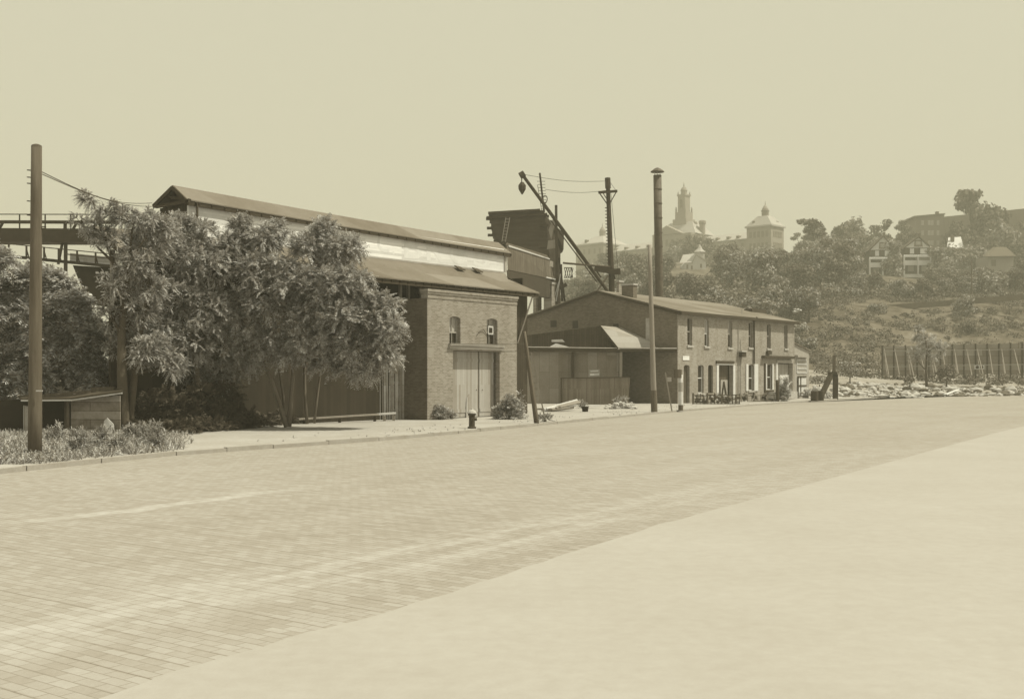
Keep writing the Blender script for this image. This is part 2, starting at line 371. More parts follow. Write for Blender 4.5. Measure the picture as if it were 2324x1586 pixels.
# verge behind the far kerb with the kerb stones themselves
back = [Vector((60,104,0)), Vector((40,112,0)), Vector((-60,112,0)), Vector((-60,10,0))]
vp = [(p.x-.10, p.y+.12) for p in KERB]
sheet([*vp, (33,99),(34,104),(30,112),(-75,112),(-75,8)], .085, 'verge', m_verge, .16)
kb = MB()
for i in range(len(KERB)-1):
    a, b = KERB[i], KERB[i+1]; L = (b-a).length; n = max(1, round(L/1.9)); d = (b-a).normalized(); nn = Vector((-d.y, d.x, 0))
    for k in range(n):
        p = a+d*(L*k/n+.012)+nn*random.uniform(-.015,.015); q = a+d*(L*(k+1)/n-.012); h = .115+random.uniform(-.02,.015)
        if i >= 9: h *= .8
        kb.slab([(p.x,p.y,-.1),(q.x,q.y,-.1),(q.x+nn.x*.15,q.y+nn.y*.15,-.1),(p.x+nn.x*.15,p.y+nn.y*.15,-.1)], (0,0,.1+h))
struct(kb.build('kerb', m_kerb))

# ---------------------------------------------------------------- window builder (frame, glass, sill) shared by the brick buildings
def window(par, F, u0, u1, v0, v1, y=0, deep=.14, frame=None, glass=None, arch=.1, sill=True, rail=True, bars=0, split=None):
    x0, x1, z0, z1 = F.rect(u0, u1, v0, v1, y); frame = frame or m_greytrim; t = .06
    b = MB(); b.box(x0, x0+t, y+deep, y+deep+.06, z0, z1).box(x1-t, x1, y+deep, y+deep+.06, z0, z1).box(x0+t, x1-t, y+deep, y+deep+.06, z1-t, z1).box(x0+t, x1-t, y+deep, y+deep+.06, z0, z0+t)
    zm = (z0+z1)/2+random.uniform(-.1,.1)
    if rail: b.box(x0+t, x1-t, y+deep-.012, y+deep+.05, zm-.035, zm+.035)
    for k in range(bars): xx = x0+(x1-x0)*(k+1)/(bars+1); b.box(xx-.015, xx+.015, y+deep+.004, y+deep+.05, z0+t, z1-t)
    wo = b.build('window', frame, par)
    g = MB().box(x0+t, x1-t, y+deep+.055, y+deep+.075, z0+t, zm).build('pane', glass or m_glass, wo)
    g2 = MB().box(x0+t, x1-t, y+deep+.055, y+deep+.075, zm, z1-t).build('pane', split or glass or m_glass, wo)
    if sill: MB().box(x0-.07, x1+.07, y-.09, y+deep-.015, z0-.14, z0-.004).build('sill', m_stone, wo)
    return (x0, x1, z0, z1)

# ---------------------------------------------------------------- coal shed with the long raised roof, in the frame of its street front
gp = G(970, 953, .085)
F = Frame(gp.x, gp.y, .789)
shed = thing('coal_shed', 'long dark coal shed with a pale clapboard band reading C. BROS under its roof', 'shed', F.loc, F.rz)
YE, YW, YR, YB = 1.0, 3.3, 4.0, 5.4
xE = F.px(1225, 662, YE).x; zE = F.px(1225, 662, YE).z; zE0 = F.px(850, 630, YE).z; zE = (zE+zE0)/2
xW = F.px(1146, 618, YW).x; zB = F.px(1146, 618, YW).z; zT = F.px(1146, 566, YW).z; xL = F.px(428, 457, YW).x; zTL = F.px(428, 457, YW).z
xG = F.px(428, 457, 2.9).x; zR0 = F.px(395, 421, YR).z; zR1 = F.px(1148, 553, YR).z; zBL = F.px(830, 582, YW).z
xl = F.px(283, 588, YE).x
# clerestory wall (boards), band below
b = MB(); b.slab([(xL, YW, zBL-.05), (xW, YW, zB-.02), (xW, YW, zT), (xL, YW, zTL)], (0, .1, 0)); b.build('clapboard_wall', m_white, shed)
b = MB(); b.box(xW-.09, xW+.10, YW-.05, YW+.12, zB, zT-.02); b.slab([(xL,YW-.03,zBL-.06),(xW-.1,YW-.03,zB-.06),(xW-.1,YW-.03,zB+.02),(xL,YW-.03,zBL+.02)], (0,.028,0)); b.build('corner_board', m_greytrim, shed)
b = MB(); b.box(xL+.1, xW-.2, YW+1.9, YW+2.0, zB-1.5, zT-.1); b.box(xW-.1, xW, YW+.13, YW+2.0, zB-2.6, zT-.05); b.box(xL, xL+.12, YW+.13, YW+2.0, zB-1.5, zTL-.1); b.build('monitor_back_wall', m_darkwood, shed)
# monitor roof, two slopes, slightly sagging
b = MB(); n = 12; bl = MB()
for i in range(n):
    t0, t1 = i/n, (i+1)/n
    def pt(t, y, dz): return Vector((xG+(xW+.3-xG)*t, y, dz+(zR0+(zR1-zR0)*t)-.05*math.sin(math.pi*t)))
    dE = zR0-zTL-.05
    for (ya, yb, da, db) in ((YR, 3.1, 0, -dE), (YR, YB, 0, -dE)):
        b.slab([pt(t0,ya,da), pt(t1,ya,da), pt(t1,yb,db), pt(t0,yb,db)], (0,0,-.05))
b.build('upper_roof', m_roof, shed)
b = MB(); b.slab([pt(0,3.12,-dE-.051), pt(1,3.12,-dE-.051), pt(1,3.12,-dE-.24), pt(0,3.12,-dE-.24)], (0,.05,0))
for k in range(34): t = k/33; q = pt(t,3.08,-dE-.12); b.bar(q, q+Vector((0,.3,.1)), .06, .10)
b.build('shaded_eave_fascia', m_dark, shed)  # the dark strip carries the shade under the roof overhang
# open gable at the left end: dark boarded triangle, tie beam, brace, studs below
q0, q1, q2 = pt(0,3.05,-dE-.1), pt(0,YR,-.1), pt(0,YB-.05,-dE-.1)
b = MB(); x_ = xG+.45; b.slab([(x_,q0.y,q0.z),(x_,q1.y,q1.z),(x_,q2.y,q2.z)], (.08,0,0)); b.bar(q0, q1, .08, .16).bar(q1, q2, .08, .16)
b.bar((xG+.1,3.0,q0.z), (xG+.1,YB-.1,q0.z), .09, .14).bar((xG+.15,3.0,q0.z+.05),(xG+.15,4.6,q0.z+.35), .07,.1)
for yy in (3.1, 3.9, 4.6, 5.2): b.bar((x_+.1,yy,q0.z),(x_+.1,yy,q0.z-1.2), .07)
b.build('open_gable', m_dark, shed)
# lean-to roof
sl0 = [(xl, YE, zE), (xE, YE, zE), (xE-.9, YE+1.5, zE+.62*(zB-zE)), (xW, YW-.03, zB-.07), (xl, YW-.03, zBL-.07)]
b = MB(); b.slab(sl0, (0,0,-.06)); b.build('lean_to_roof', m_roof, shed)
b = MB()
for uu in (1035, 1075):
    q = F.px(uu+5, 613+(uu-1035)*.11, YW-.25); b.slab([(q.x-.3,q.y-.3,q.z-.02),(q.x+.25,q.y-.3,q.z-.04),(q.x+.3,q.y+.1,q.z+.16),(q.x-.2,q.y+.1,q.z+.2)], (0,0,.05))
b.bar((xl+9,YW-.4,zB-.05),(xl+11.2,YE+.5,zE+.36),.05,.03)
b.each('roof_patch', m_roofdark, shed)
b = MB(); k = xl
while k < xE-.1: b.bar((k, YE+.02, zE-.13), (k, YW, zB-.18), .06, .13); k += .55
b.box(xl, xE-.02, YE+.06, YE+.10, zE-.26, zE-.07); b.build('rafters', m_dark, shed)
# lower structure: dark wall, posts and loft opening, beams
zf = F.px(940, 716, 1.7).z
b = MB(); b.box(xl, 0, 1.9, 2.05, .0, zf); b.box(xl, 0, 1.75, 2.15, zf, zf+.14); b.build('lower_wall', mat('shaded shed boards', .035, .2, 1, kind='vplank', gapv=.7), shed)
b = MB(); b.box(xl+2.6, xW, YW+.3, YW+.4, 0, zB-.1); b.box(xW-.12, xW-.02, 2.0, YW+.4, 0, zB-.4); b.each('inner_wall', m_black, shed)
b = MB()
for uu in (927, 909, 955): q = F.px(uu, 690, 1.95); b.box(q.x-.06, q.x+.06, 1.9, 2.02, zf+.1, zE+.2)
q = F.px(1176, 690, 1.4); b.bar((q.x+.2, 1.6, 3.9), (xE-.5, YE+.1, zE-.2), .07); pass
for k in range(9): b.box(xl+k*1.6, xl+k*1.6+.15, 1.85, 1.97, zf+.1, zE+.15)
b.each('loft_post', m_polelight, shed)
b = MB(); b.box(6.2, xE-.3, 1.62, 1.75, 0, zE-.05); b.build('end_wall', m_darkwood, shed)
# painted sign letters on the clapboards
def letter(ch, u0, u1, vt, vb, y, m, par, F_, name='sign_letter', dx=0):
    cu = bpy.data.curves.new('t', 'FONT'); cu.body = ch; cu.size = 1; cu.extrude = .0008; cu.resolution_u = 3; cu.offset = .012
    to = bpy.data.objects.new('t', cu); COL.objects.link(to); bpy.context.view_layer.update()
    me = bpy.data.meshes.new_from_object(to.evaluated_get(bpy.context.evaluated_depsgraph_get())); bpy.data.objects.remove(to)
    vs = [v_.co.copy() for v_ in me.vertices]; mx0, mx1 = min(q.x for q in vs), max(q.x for q in vs); my0, my1 = min(q.y for q in vs), max(q.y for q in vs)
    a, c = F_.px(u0, (vt+vb)/2, y), F_.px(u1, (vt+vb)/2, y); zb, zt = F_.px((u0+u1)/2, vb, y).z, F_.px((u0+u1)/2, vt, y).z
    for v_ in me.vertices:
        q = v_.co; v_.co = (a.x+(c.x-a.x)*(q.x-mx0)/(mx1-mx0), y-q.z, zb+(zt-zb)*(q.y-my0)/max(.01, my1-my0))
    me.materials.clear(); me.materials.append(m); o = bpy.data.objects.new(name, me); COL.objects.link(o); o.parent = par; return o
for ch, u0, u1, vt, vb in (('C', 856, 884, 527, 573), ('.', 890, 896, 570, 577), ('B', 917, 957, 536, 588), ('R', 968, 1009, 544, 594), ('O', 1021, 1060, 551, 600), ('S', 1074, 1112, 558, 607)):
    letter(ch, u0, u1, vt, vb, YW-.005, m_letter, shed, F)

# ---------------------------------------------------------------- brick gatehouse in front of the shed
gh = thing('brick_gatehouse', 'flat topped sunlit brick gatehouse with two arched windows and a tall grey door', 'building', F.loc, F.rz)
X1 = F.px(1173, 800, 0).x; ZT = F.px(967, 655, 0).z; zd = .09
dx0, dx1, dz0, dz1 = F.rect(1028, 1134, 797, 950, 0); dz0 = zd
w1 = F.rect(1020, 1045, 718, 782, 0); w2 = F.rect(1105, 1129, 723, 784, 0)
b = MB(); b.wall(0, X1, zd, ZT-.42, 0, .4, [(dx0,dx1,dz0-1,dz1), w1, w2]); b.arch(w1[0], w1[1], w1[3], .13, .001, .38).arch(w2[0], w2[1], w2[3], .13, .001, .38)
b.box(0, X1, -.03, .4, ZT-.42, ZT-.30).box(-.002, X1+.002, 0, .4, ZT-.30, ZT-.22).box(-.03, X1+.03, -.045, .42, ZT-.22, ZT-.12).box(-.06, X1+.06, -.08, .44, ZT-.12, ZT)
b.build('front_wall', m_brick, gh)
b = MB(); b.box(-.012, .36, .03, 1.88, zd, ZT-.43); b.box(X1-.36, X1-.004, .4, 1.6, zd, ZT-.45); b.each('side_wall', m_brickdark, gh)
b = MB(); b.box(.37, X1-.37, .45, 1.55, ZT-.95, ZT-.8); b.build('roof', m_roofdark, gh)
b = MB(); b.box(.37, X1-.37, 1.4, 1.5, zd, ZT-1.0); b.build('back_wall', m_black, gh)
lx0, lx1, lz0, lz1 = F.rect(1018, 1139, 783, 793, 0)
b = MB(); b.box(lx0, lx1, -.10, .0-.002, lz0, lz1); b.box(lx0-.04, lx1+.04, -.16, -.103, lz1-.07, lz1+.02); b.box(lx0,lx1,-.16,-.002,lz1+.0205,lz1+.045); b.build('door_lintel', m_greytrim, gh)
dm = F.px(1086, 870, .42).x; dr = F.px(1123, 870, .42).x
for (a0, a1, zt_) in ((dx0+.01, dm-.045, dz1-.02), (dm+.045, dr, dz1-.02)):
    d_ = MB().box(a0, a1, .40, .46, zd+.03, zt_).build('door_leaf', m_door, gh)
    MB().box(a0+.03, a1-.03, .375, .398, zd+.25, zd+.42).box(a0+.03, a1-.03, .375, .398, zt_-.5, zt_-.34).each('door_rail', m_door, d_)
    MB().lathe(((a1-.15) if a0 < dm-1 else (a0+.22), .385, zd+1.35), [(.015,-.02),(.03,0),(.015,.02)], 8).build('door_knob', m_iron, d_)
b = MB().box(dm-.045, dm+.045, .43, .47, zd, dz1).box(dr, dx1, .25, .46, zd, dz1); b.each('door_post_or_shade', m_dark, gh)  # right strip is dark for the jamb's shade; the other fills the centre gap
for (q, ua, ub, va, vb) in ((w1, 1020, 1045, 718, 782), (w2, 1105, 1129, 723, 784)):
    window(gh, F, ua, ub, va, vb, 0, .2, m_greytrim, m_glass, bars=1, sill=False, split=m_paleglass)
x0, x1, z0, z1 = F.rect(1108, 1116, 742, 757, .19); MB().box(x0-.05, x1+.08, .15, .19, z0-.05, z1+.05).build('board_patch', m_palewood, gh)
MB().box(x0+.02, x1-.01, .135, .149, z0+.04, z1-.04).build('pipe_hole', m_black, gh)
q = F.px(1065, 762, -.03); b = MB(); b.tube([F.px(1106,762,-.02), F.px(1098,748,-.05), F.px(1088,752,-.05), F.px(1082,762,-.05)], .014, 6)
b.tube([F.px(1018,781,-.2), F.px(1200,780,-.2)], .012, 5); b.build('wire_run', m_iron, gh)
tag(MB().slab([F.w(p) for p in [F.px(1058,950,.33), F.px(1071,951,.30), F.px(1071,905,.36), F.px(1065,893,.38), F.px(1059,903,.37)]], (-.03,.05,0)).build('leaning_board', m_door), 'small dark pointed board leaning against the left leaf of the grey gatehouse door', 'board')

# ---------------------------------------------------------------- plank fence pieces and low rail left of the gatehouse
FD = GZ(850, 50.5)
b = MB(); f1 = thing('plank_fence', 'ragged fence of grey vertical planks between the trees and the dark shed wall', 'fence', (FD.x, FD.y, 0))
us = 796
while us < 912:
    wd = random.uniform(5.5, 11); vt = random.uniform(800, 838) if us > 860 else random.uniform(838, 858)
    d = 50.0+(us-800)*.012; lean = random.uniform(-2, 2); vb = 953-(us-800)*.01
    b.slab([P(us, vb, d), P(us+wd-1.0, vb, d), P(us+wd-1.0+lean, vt+random.uniform(-3,3), d), P(us+lean, vt, d)], (0, .035, 0)); us += wd
b.build('planks', m_wood, f1, world=True)
b = MB(); b.bar(P(800,870,50.15), P(908,868,51.5), .06, .12).bar(P(800,935,50.15), P(905,930,51.5), .06, .12); b.each('fence_rail', m_wood, f1, world=True)
b = MB(); b.slab([P(894,848,50.6), P(903,848,50.6), P(911,797,50.6), P(900,797,50.6)], (0,.04,0)); b.build('loose_plank', m_polelight, f1, world=True)
rl = thing('low_rail', 'long low plank rail on short stumps under the trees', 'bench', GZ(760, 47.5, .085))
MB().bar(P(676,951,46.2), P(857,940,48.8), .22, .07).build('rail_plank', m_polelight, rl, world=True)
MB().bar(P(857,940,49.4), P(897,937,49.8), .2, .08).build('rail_plank', m_palewood, rl, world=True)
for uu in (690, 770, 850, 872, 893):
    p = P(uu, 951-(uu-676)*.06+2, 46.4+(uu-676)*.0146); MB().bar((p.x,p.y+.1,0.08), (p.x,p.y+.1,p.z-.05), .12).build('stump', m_polelight if uu > 860 else m_dark, rl, world=True)

# ---------------------------------------------------------------- hydrant
h = G(1071, 972, .085); hy = thing('fire_hydrant', 'dark fire hydrant with a pale domed cap at the kerb before the gatehouse', 'hydrant', (h.x, h.y, .085))
k = 1.0
MB().lathe((0,0,0), [(.17*k,0),(.17*k,.06),(.12*k,.08),(.115*k,.50),(.16*k,.53),(.16*k,.58)], 14).build('barrel', m_iron, hy)
MB().lathe((0,0,.59), [(.19*k,0),(.18*k,.05),(.13*k,.11),(.05*k,.15),(.04*k,.20)], 14).build('cap', m_stone, hy)
MB().tube([(.08*k,0,.36),(.2*k,0,.36)], .06*k, 8).build('nozzle', m_iron, hy)
MB().tube([(0,-.08*k,.36),(0,-.2*k,.36)], .07*k, 8).build('nozzle', m_iron, hy)

# ---------------------------------------------------------------- poles
def pole(name, label, cat, ub, vb, ut, vt, wb, wt, m, d=None, z0=.085, group=None, n=12):
    base = G(ub, vb, z0) if d is None else GZ(ub, d, z0); d = base.y
    t = thing(name, label, cat, tuple(base), group=group); top = P(ut, vt, d)-base
    pts = [Vector((0,0,-.15)).lerp(top, k/6) for k in range(7)]; rb, rt = wb/2/FOC*d, wt/2/FOC*d
    o = MB().tube(pts, [rb+(rt-rb)*k/6 for k in range(7)], n).build('pole', m, t, smooth=True)
    o.data.shade_flat() if False else None
    return t, base, top
t, base, top = pole('utility_pole', 'thick bare utility pole at the left edge with stubby bolts near its top', 'pole', 79, 1040, 83, 334, 31, 23, m_pole, n=18)
MB().lathe((top.x,top.y,top.z), [(.13,0),(.12,.04),(.06,.07)], 14).build('pole_top', m_pole, t)
for vv, s_ in ((418,-1),(404,-1),(388,-1),(458,-1),(490,-1),(516,1),(520,1)):
    p = P(83, vv, base.y)-base; MB().bar(p, p+Vector((s_*.24,0,.02)), .025).build('step_bolt', m_iron, t)
p = P(84, 887, base.y-.18)-base; MB().box(p.x-.02, p.x+.14, p.y-.02, p.y+.01, p.z-.015, p.z+.02).build('tag_plate', m_palewood, t)
PT1 = P(94, 390, base.y)
q1_ = F.w(F.px(352, 465, 4.5))
for i, (va, ub_, vb_) in enumerate(((389, 345, 461), (394, 375, 468))):
    a = P(92, va, base.y); c = F.w(F.px(ub_, vb_, YR)); pts = [a.lerp(c, k/14)-Vector((0,0,.30*math.sin(math.pi*k/14))) for k in range(15)]
    tag(MB().tube(pts, .012, 5).build('overhead_wire', m_iron), ('upper' if i == 0 else 'lower')+' of two sagging wires from the left utility pole to the shed ridge', 'wire', 'wires from the left pole')
t, base, top = pole('telegraph_pole', 'tall grey wooden pole standing in front of the open cart bay', 'pole', 1485, 935, 1474, 556, 13.5, 8.5, m_polelight, n=14)
MB().tube([(0,0,.0), top*.13], [13.8/2/FOC*base.y+.012]*2, 14).build('tarred_base', m_pole, t)
t, base, top = pole('painted_post', 'pale painted post with dark foot and banded top at the corner of the brick house', 'post', 1545, 931, 1544, 850, 10.5, 10, m_trim, n=14)
r_ = 10/2/FOC*base.y
MB().tube([(0,0,0),(0,0,.32)], r_*1.12, 14).build('dark_foot', m_pole, t)
MB().tube([top*.52, top*.78], r_*1.04, 14).build('grey_band', m_greytrim, t)
p = P(1538, 848, base.y)-base; MB().tube([p+Vector((0,0,-.25)), p+Vector((0,0,.25))], .26, 10).build('wrapped_head', m_pole, t)
t, base, top = pole('leaning_post', 'thick squared pole leaning left by the gatehouse corner, lit on one side', 'post', 1219, 961, 1190, 752, 12, 7, m_pole, n=4)
lp_b = base
t = thing('leaning_ladder', 'thin climbing ladder with stubby rungs leaning behind the squared pole', 'ladder', tuple(GZ(1236, 48.8, .085)))
a, c = GZ(1238, 48.8, .085), P(1206, 800, 48.8); MB().bar(a, c, .06).build('rail', m_polelight, t, world=True)
for k in range(10):
    q = a.lerp(c, .08+k*.095)+Vector((0,0,.02)); MB().bar(q+Vector((-.30,.01,0)), q, .05, .08).build('rung', m_polelight, t, world=True)
MB().bar(GZ(1222,48.9,.085), P(1194, 800, 48.9), .05).build('rail', m_polelight, t, world=True)
t = thing('sign_stick', 'thin stick leaning left with a faint square notice in the dark cart bay', 'sign', tuple(G(1525, 933, .085)))
bb = G(1525, 933, .085); MB().bar(bb, P(1510, 845, bb.y), .07).build('stick', m_polelight, t, world=True)
MB().slab([P(1514,856,bb.y+.05), P(1524,856,bb.y+.05), P(1524,866,bb.y+.05), P(1514,866,bb.y+.05)], (0,.03,0)).build('notice', m_greytrim, t, world=True)

# ---------------------------------------------------------------- brick house
hp = G(1538, 917, .05)
H = Frame(hp.x, hp.y, .80)
hs = thing('brick_house', 'two storey worn brick house with a low gable roof and six narrow upper windows', 'house', H.loc, H.rz)
HX = H.px(1803, 800, 0).x; HZ = H.px(1535, 706, 0).z; ap = H.pxx(1358, 662, 0); lf = H.pxx(1190, 720, 0); HZ2 = H.px(1803, 731, 0).z
HZ = (HZ+HZ2)/2
ups = [(1560,1571,721,784),(1599,1609,724,786),(1652,1662,728,789),(1699,1708,731,789),(1741,1749.5,735,791),(1780,1787.5,737,791)]
dns = [(1584,1597,828,892),(1607,1618,828,892),(1699,1711,827,886),(1741,1753,826,884)]
holes = [H.rect(*q, 0) for q in ups+dns]
d1 = H.rect(1552, 1565, 828, 917, 0); d1 = (d1[0], d1[1], -1, d1[3])
bd1 = H.rect(1632, 1664, 827, 905, 0); bd1 = (bd1[0], bd1[1], -1, bd1[3]); bd2 = H.rect(1766, 1799, 824, 890, 0); bd2 = (bd2[0], bd2[1], .35, bd2[3])
b = MB(); b.wall(0, HX, 0, HZ, 0, .35, holes+[d1, bd1, bd2])
for q in holes+[d1]: b.arch(q[0], q[1], q[3], .16, .001, .34)
b.build('front_wall', m_brickhouse, hs)
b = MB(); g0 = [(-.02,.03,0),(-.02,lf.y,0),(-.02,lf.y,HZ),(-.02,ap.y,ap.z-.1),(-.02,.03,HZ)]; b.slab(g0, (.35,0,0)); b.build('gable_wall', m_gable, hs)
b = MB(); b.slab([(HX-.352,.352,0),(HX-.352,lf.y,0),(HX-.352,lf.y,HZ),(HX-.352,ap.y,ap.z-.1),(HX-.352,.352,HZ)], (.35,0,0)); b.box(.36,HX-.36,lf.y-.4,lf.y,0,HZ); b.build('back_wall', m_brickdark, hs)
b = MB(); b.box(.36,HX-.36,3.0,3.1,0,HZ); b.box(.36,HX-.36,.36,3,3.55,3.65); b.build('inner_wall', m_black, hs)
ov = .34
sl_ = (ap.z-HZ)/ap.y
b = MB(); b.slab([(-.15,-ov,HZ+.02-ov*sl_),(HX+.15,-ov,HZ+.02-ov*sl_),(HX+.15,ap.y,ap.z+.02),(-.15,ap.y,ap.z+.02)], (0,0,.09)); b.slab([(-.15,ap.y,ap.z+.02),(HX+.15,ap.y,ap.z+.02),(HX+.15,lf.y+ov,HZ+.02-ov*sl_),(-.15,lf.y+ov,HZ+.02-ov*sl_)], (0,0,.09))
rf = b.build('roof', m_roof, hs)
b = MB(); b.box(-.16, HX+.16, -ov-.07, -ov-.005, HZ-.22, HZ+.0); b.box(-.1, HX+.1, -ov, -.005, HZ-.2, HZ-.16); b.build('gutter_board', m_dark, hs)
b = MB(); b.bar((-.17,-ov,HZ-.2),(-.17,ap.y,ap.z-.02),.05,.16).bar((-.17,ap.y,ap.z-.02),(-.17,lf.y+ov,HZ-.2),.05,.16); b.build('verge_board', m_dark, hs)
# chimneys on the roof
def chim(name, x0, x1, y0, y1, zt, m=m_brickhouse):
    yc = (y0+y1)/2; zb = HZ+(min(yc, 2*ap.y-yc))*sl_-.6; o = MB().box(x0,x1,y0,y1,zb,zt).build(name, m, rf)
    MB().box(x0-.07,x1+.07,y0-.07,y1+.07,zt,zt+.14).build('chimney_cap', m_stone, o)
c1 = H.pxx(1423, 646, 2.0); ya_ = H.pxx(1437, 660, 1.0).y; yb_ = H.pxx(1411, 660, 1.0).y; chim('chimney', 1.0, H.px(1445.5, 660, ya_).x, ya_, yb_, H.pxx(1424, 648, 1.0).z, m_gable)
c2 = H.pxx(1402, 641, 5.5)
chim('chimney', 5.2, 5.8, c2.y-.3, c2.y-.1, c2.z)
b = MB(); q = H.px(1712, 700, 3.5); b.box(q.x-1.4, q.x+1.4, 3.0, 3.8, q.z-1.3, q.z-.1); b.build('roof_hatch', m_roofdark, rf)
MB().tube([H.px(1684,735,.8), H.px(1684,700,.8)], .03, 6).build('vent_pipe', m_greytrim, rf)
for i, q in enumerate(ups): window(hs, H, *q, 0, .16, m_greytrim if i != 1 else m_trim, [m_glass, m_glass, m_glass, m_glass, m_glass, m_glass][i], sill=True, split=(m_paleglass if i in (1, 2) else m_glass))
for i, q in enumerate(dns): window(hs, H, *q, 0, .14, m_trim if i in (0, 2, 3) else m_dark, m_glass, sill=i != 1)
def frect(F_, par, name, u0, u1, v0, v1, y0, y1, m):
    q = F_.rect(u0, u1, v0, v1, y0); return MB().box(q[0], q[1], y0, y1, q[2], q[3]).build(name, m, par)
for (a0, a1) in ((1694,1698.5),(1712.5,1721)): frect(H, hs, 'shutter', a0, a1, 826, 887, -.07, -.004, m_trim)
for (a0, a1) in ((1735.5,1738),(1739,1741),(1753.5,1756)): frect(H, hs, 'window_casing', a0, a1, 825, 885, -.07, -.004, m_dark if a0 < 1738 else m_trim)
frect(H, hs, 'casing_foot', 1737, 1757, 885, 890, -.12, -.004, m_dark)
frect(H, hs, 'door', 1552.5, 1564.5, 830, 917, .22, .28, m_doordark)
frect(H, hs, 'door_lintel', 1627, 1667, 819, 825, -.10, -.004, m_dark); frect(H, hs, 'lintel_strip', 1627, 1667, 825.5, 828, -.06, -.003, m_trim)
frect(H, hs, 'door_jamb', 1627, 1631.5, 829, 905, -.05, -.004, m_trim); frect(H, hs, 'door_jamb', 1664.5, 1669, 829, 905, -.05, -.004, m_trim)
frect(H, hs, 'cart_door', 1632, 1652, 828, 905, .42, .50, m_doordark)
q = frect(H, hs, 'door_barrier', 1636, 1651, 862, 905, .30, .40, m_greytrim)
b = MB(); b.bar(H.px(1638,905,.25), H.px(1643,866,.25), .08).bar(H.px(1650,905,.25), H.px(1643,866,.25), .08); b.build('trestle', m_dark, hs)
frect(H, hs, 'door_canopy', 1736, 1804, 808, 813.5, -.32, -.004, m_dark); frect(H, hs, 'door_lintel', 1764, 1800, 817, 824, -.08, -.004, m_greytrim)
frect(H, hs, 'door_jamb', 1762, 1765.5, 824, 892, -.05, -.004, m_trim); frect(H, hs, 'cart_door', 1766, 1790, 826, 890, .40, .48, m_door)
frect(H, hs, 'doorway_board', 1770, 1791, 851, 890, .30, .38, m_trim)
frect(H, hs, 'stone_step', 1769, 1810, 889, 904, -1.0, -.006, m_stone)
q = H.rect(1711, 1714.5, 726, 826, -.1); MB().tube([(q[0]+.05,-.1,q[3]),(q[0]+.05,-.1,q[2])], .07, 8).build('drainpipe', m_dark, hs)
MB().tube([(q[0]+.05,-.1,q[3]),(q[0]+.05,-.37,q[3]+.2)], .07, 8).build('drainpipe_elbow', m_dark, hs)
for (uu, va) in ((1676, 738), (1681, 772)): q = H.rect(uu, uu+2, va, 896, -.05); MB().tube([(q[0],-.05,q[3]),(q[0],-.05,q[2])], .028, 6).build('thin_pipe', m_greytrim, hs)
pl = frect(H, hs, 'wall_plaque', 1550, 1564.5, 808, 817, -.04, -.004, m_white); 
lt = frect(H, hs, 'wall_lamp', 1685, 1694, 799, 810, -.35, -.05, m_dark); frect(H, lt, 'lamp_hood', 1684, 1695, 795.5, 798.8, -.42, -.04, m_stone)
frect(H, hs, 'wall_box', 1743, 1752, 797, 804, -.2, -.004, m_dark)
# gable side windows with arches, half hidden
for (ua, ub_, va, vb) in ((1466, 1476, 722, 772), (1392, 1404, 735, 790), (1300, 1312, 728, 745), (1250, 1263, 728, 742)):
    p0, p1 = H.pxx(ua, va, -.02), H.pxx(ub_, vb, -.02); MB().box(-.06,-.023,min(p0.y,p1.y),max(p0.y,p1.y),p1.z,p0.z).build('gable_window', m_paleglass if ua > 1460 else m_glass, hs)
# annex at the far end
an = thing('lean_to_annex', 'small pale lean-to shed with a sloping top at the far end of the brick house', 'shed', H.loc, H.rz)
xa0 = HX+.02; xa1 = H.px(1836, 850, .5).x; za = H.px(1804, 776, .5).z; zb_ = H.px(1836, 796, .5).z
b = MB(); b.slab([(xa0,.5,0),(xa1,.5,0),(xa1,.5,zb_),(xa0,.5,za)], (0,3.5,0)); b.build('walls', m_greytrim, an)
b = MB(); b.slab([(xa0,.35,za+.03),(xa1+.2,.35,zb_-.04),(xa1+.2,4.2,zb_-.04),(xa0,4.2,za+.03)], (0,0,.08)); b.build('roof', m_roof, an)
q = H.rect(1809, 1831, 817, 846, .46); b = MB()
for k in range(4): zz = q[2]+(q[3]-q[2])*k/3; b.box(q[0], q[1], .45, .497, zz-.04, zz+.04)
b.box(q[0]-.06,q[0]+.02,.45,.497,q[2],q[3]).box(q[1]-.02,q[1]+.06,.45,.497,q[2],q[3]); b.build('window_frame', m_trim, an)
q = H.rect(1811, 1829, 853, 897, .46); b = MB().box(q[0],q[1],.44,.496,q[2],q[3]); b.build('door', m_trim, an)
b = MB().box(q[0]-.1,q[0]+.06,.40,.438,q[2],q[3]).box(q[0]+.45,q[0]+.6,.40,.438,q[2],q[3]).box(q[0]-.1,q[1],.39,.399,q[3]-.12,q[3]).box(q[0]-.1,q[1],.39,.399,(q[2]+q[3])/2-.06,(q[2]+q[3])/2+.06); b.build('door_bars', m_dark, an)
q = H.rect(1806, 1832, 806, 811, .4); MB().box(q[0],q[1],.2,.49,q[2],q[3]).build('awning', m_greytrim, an)

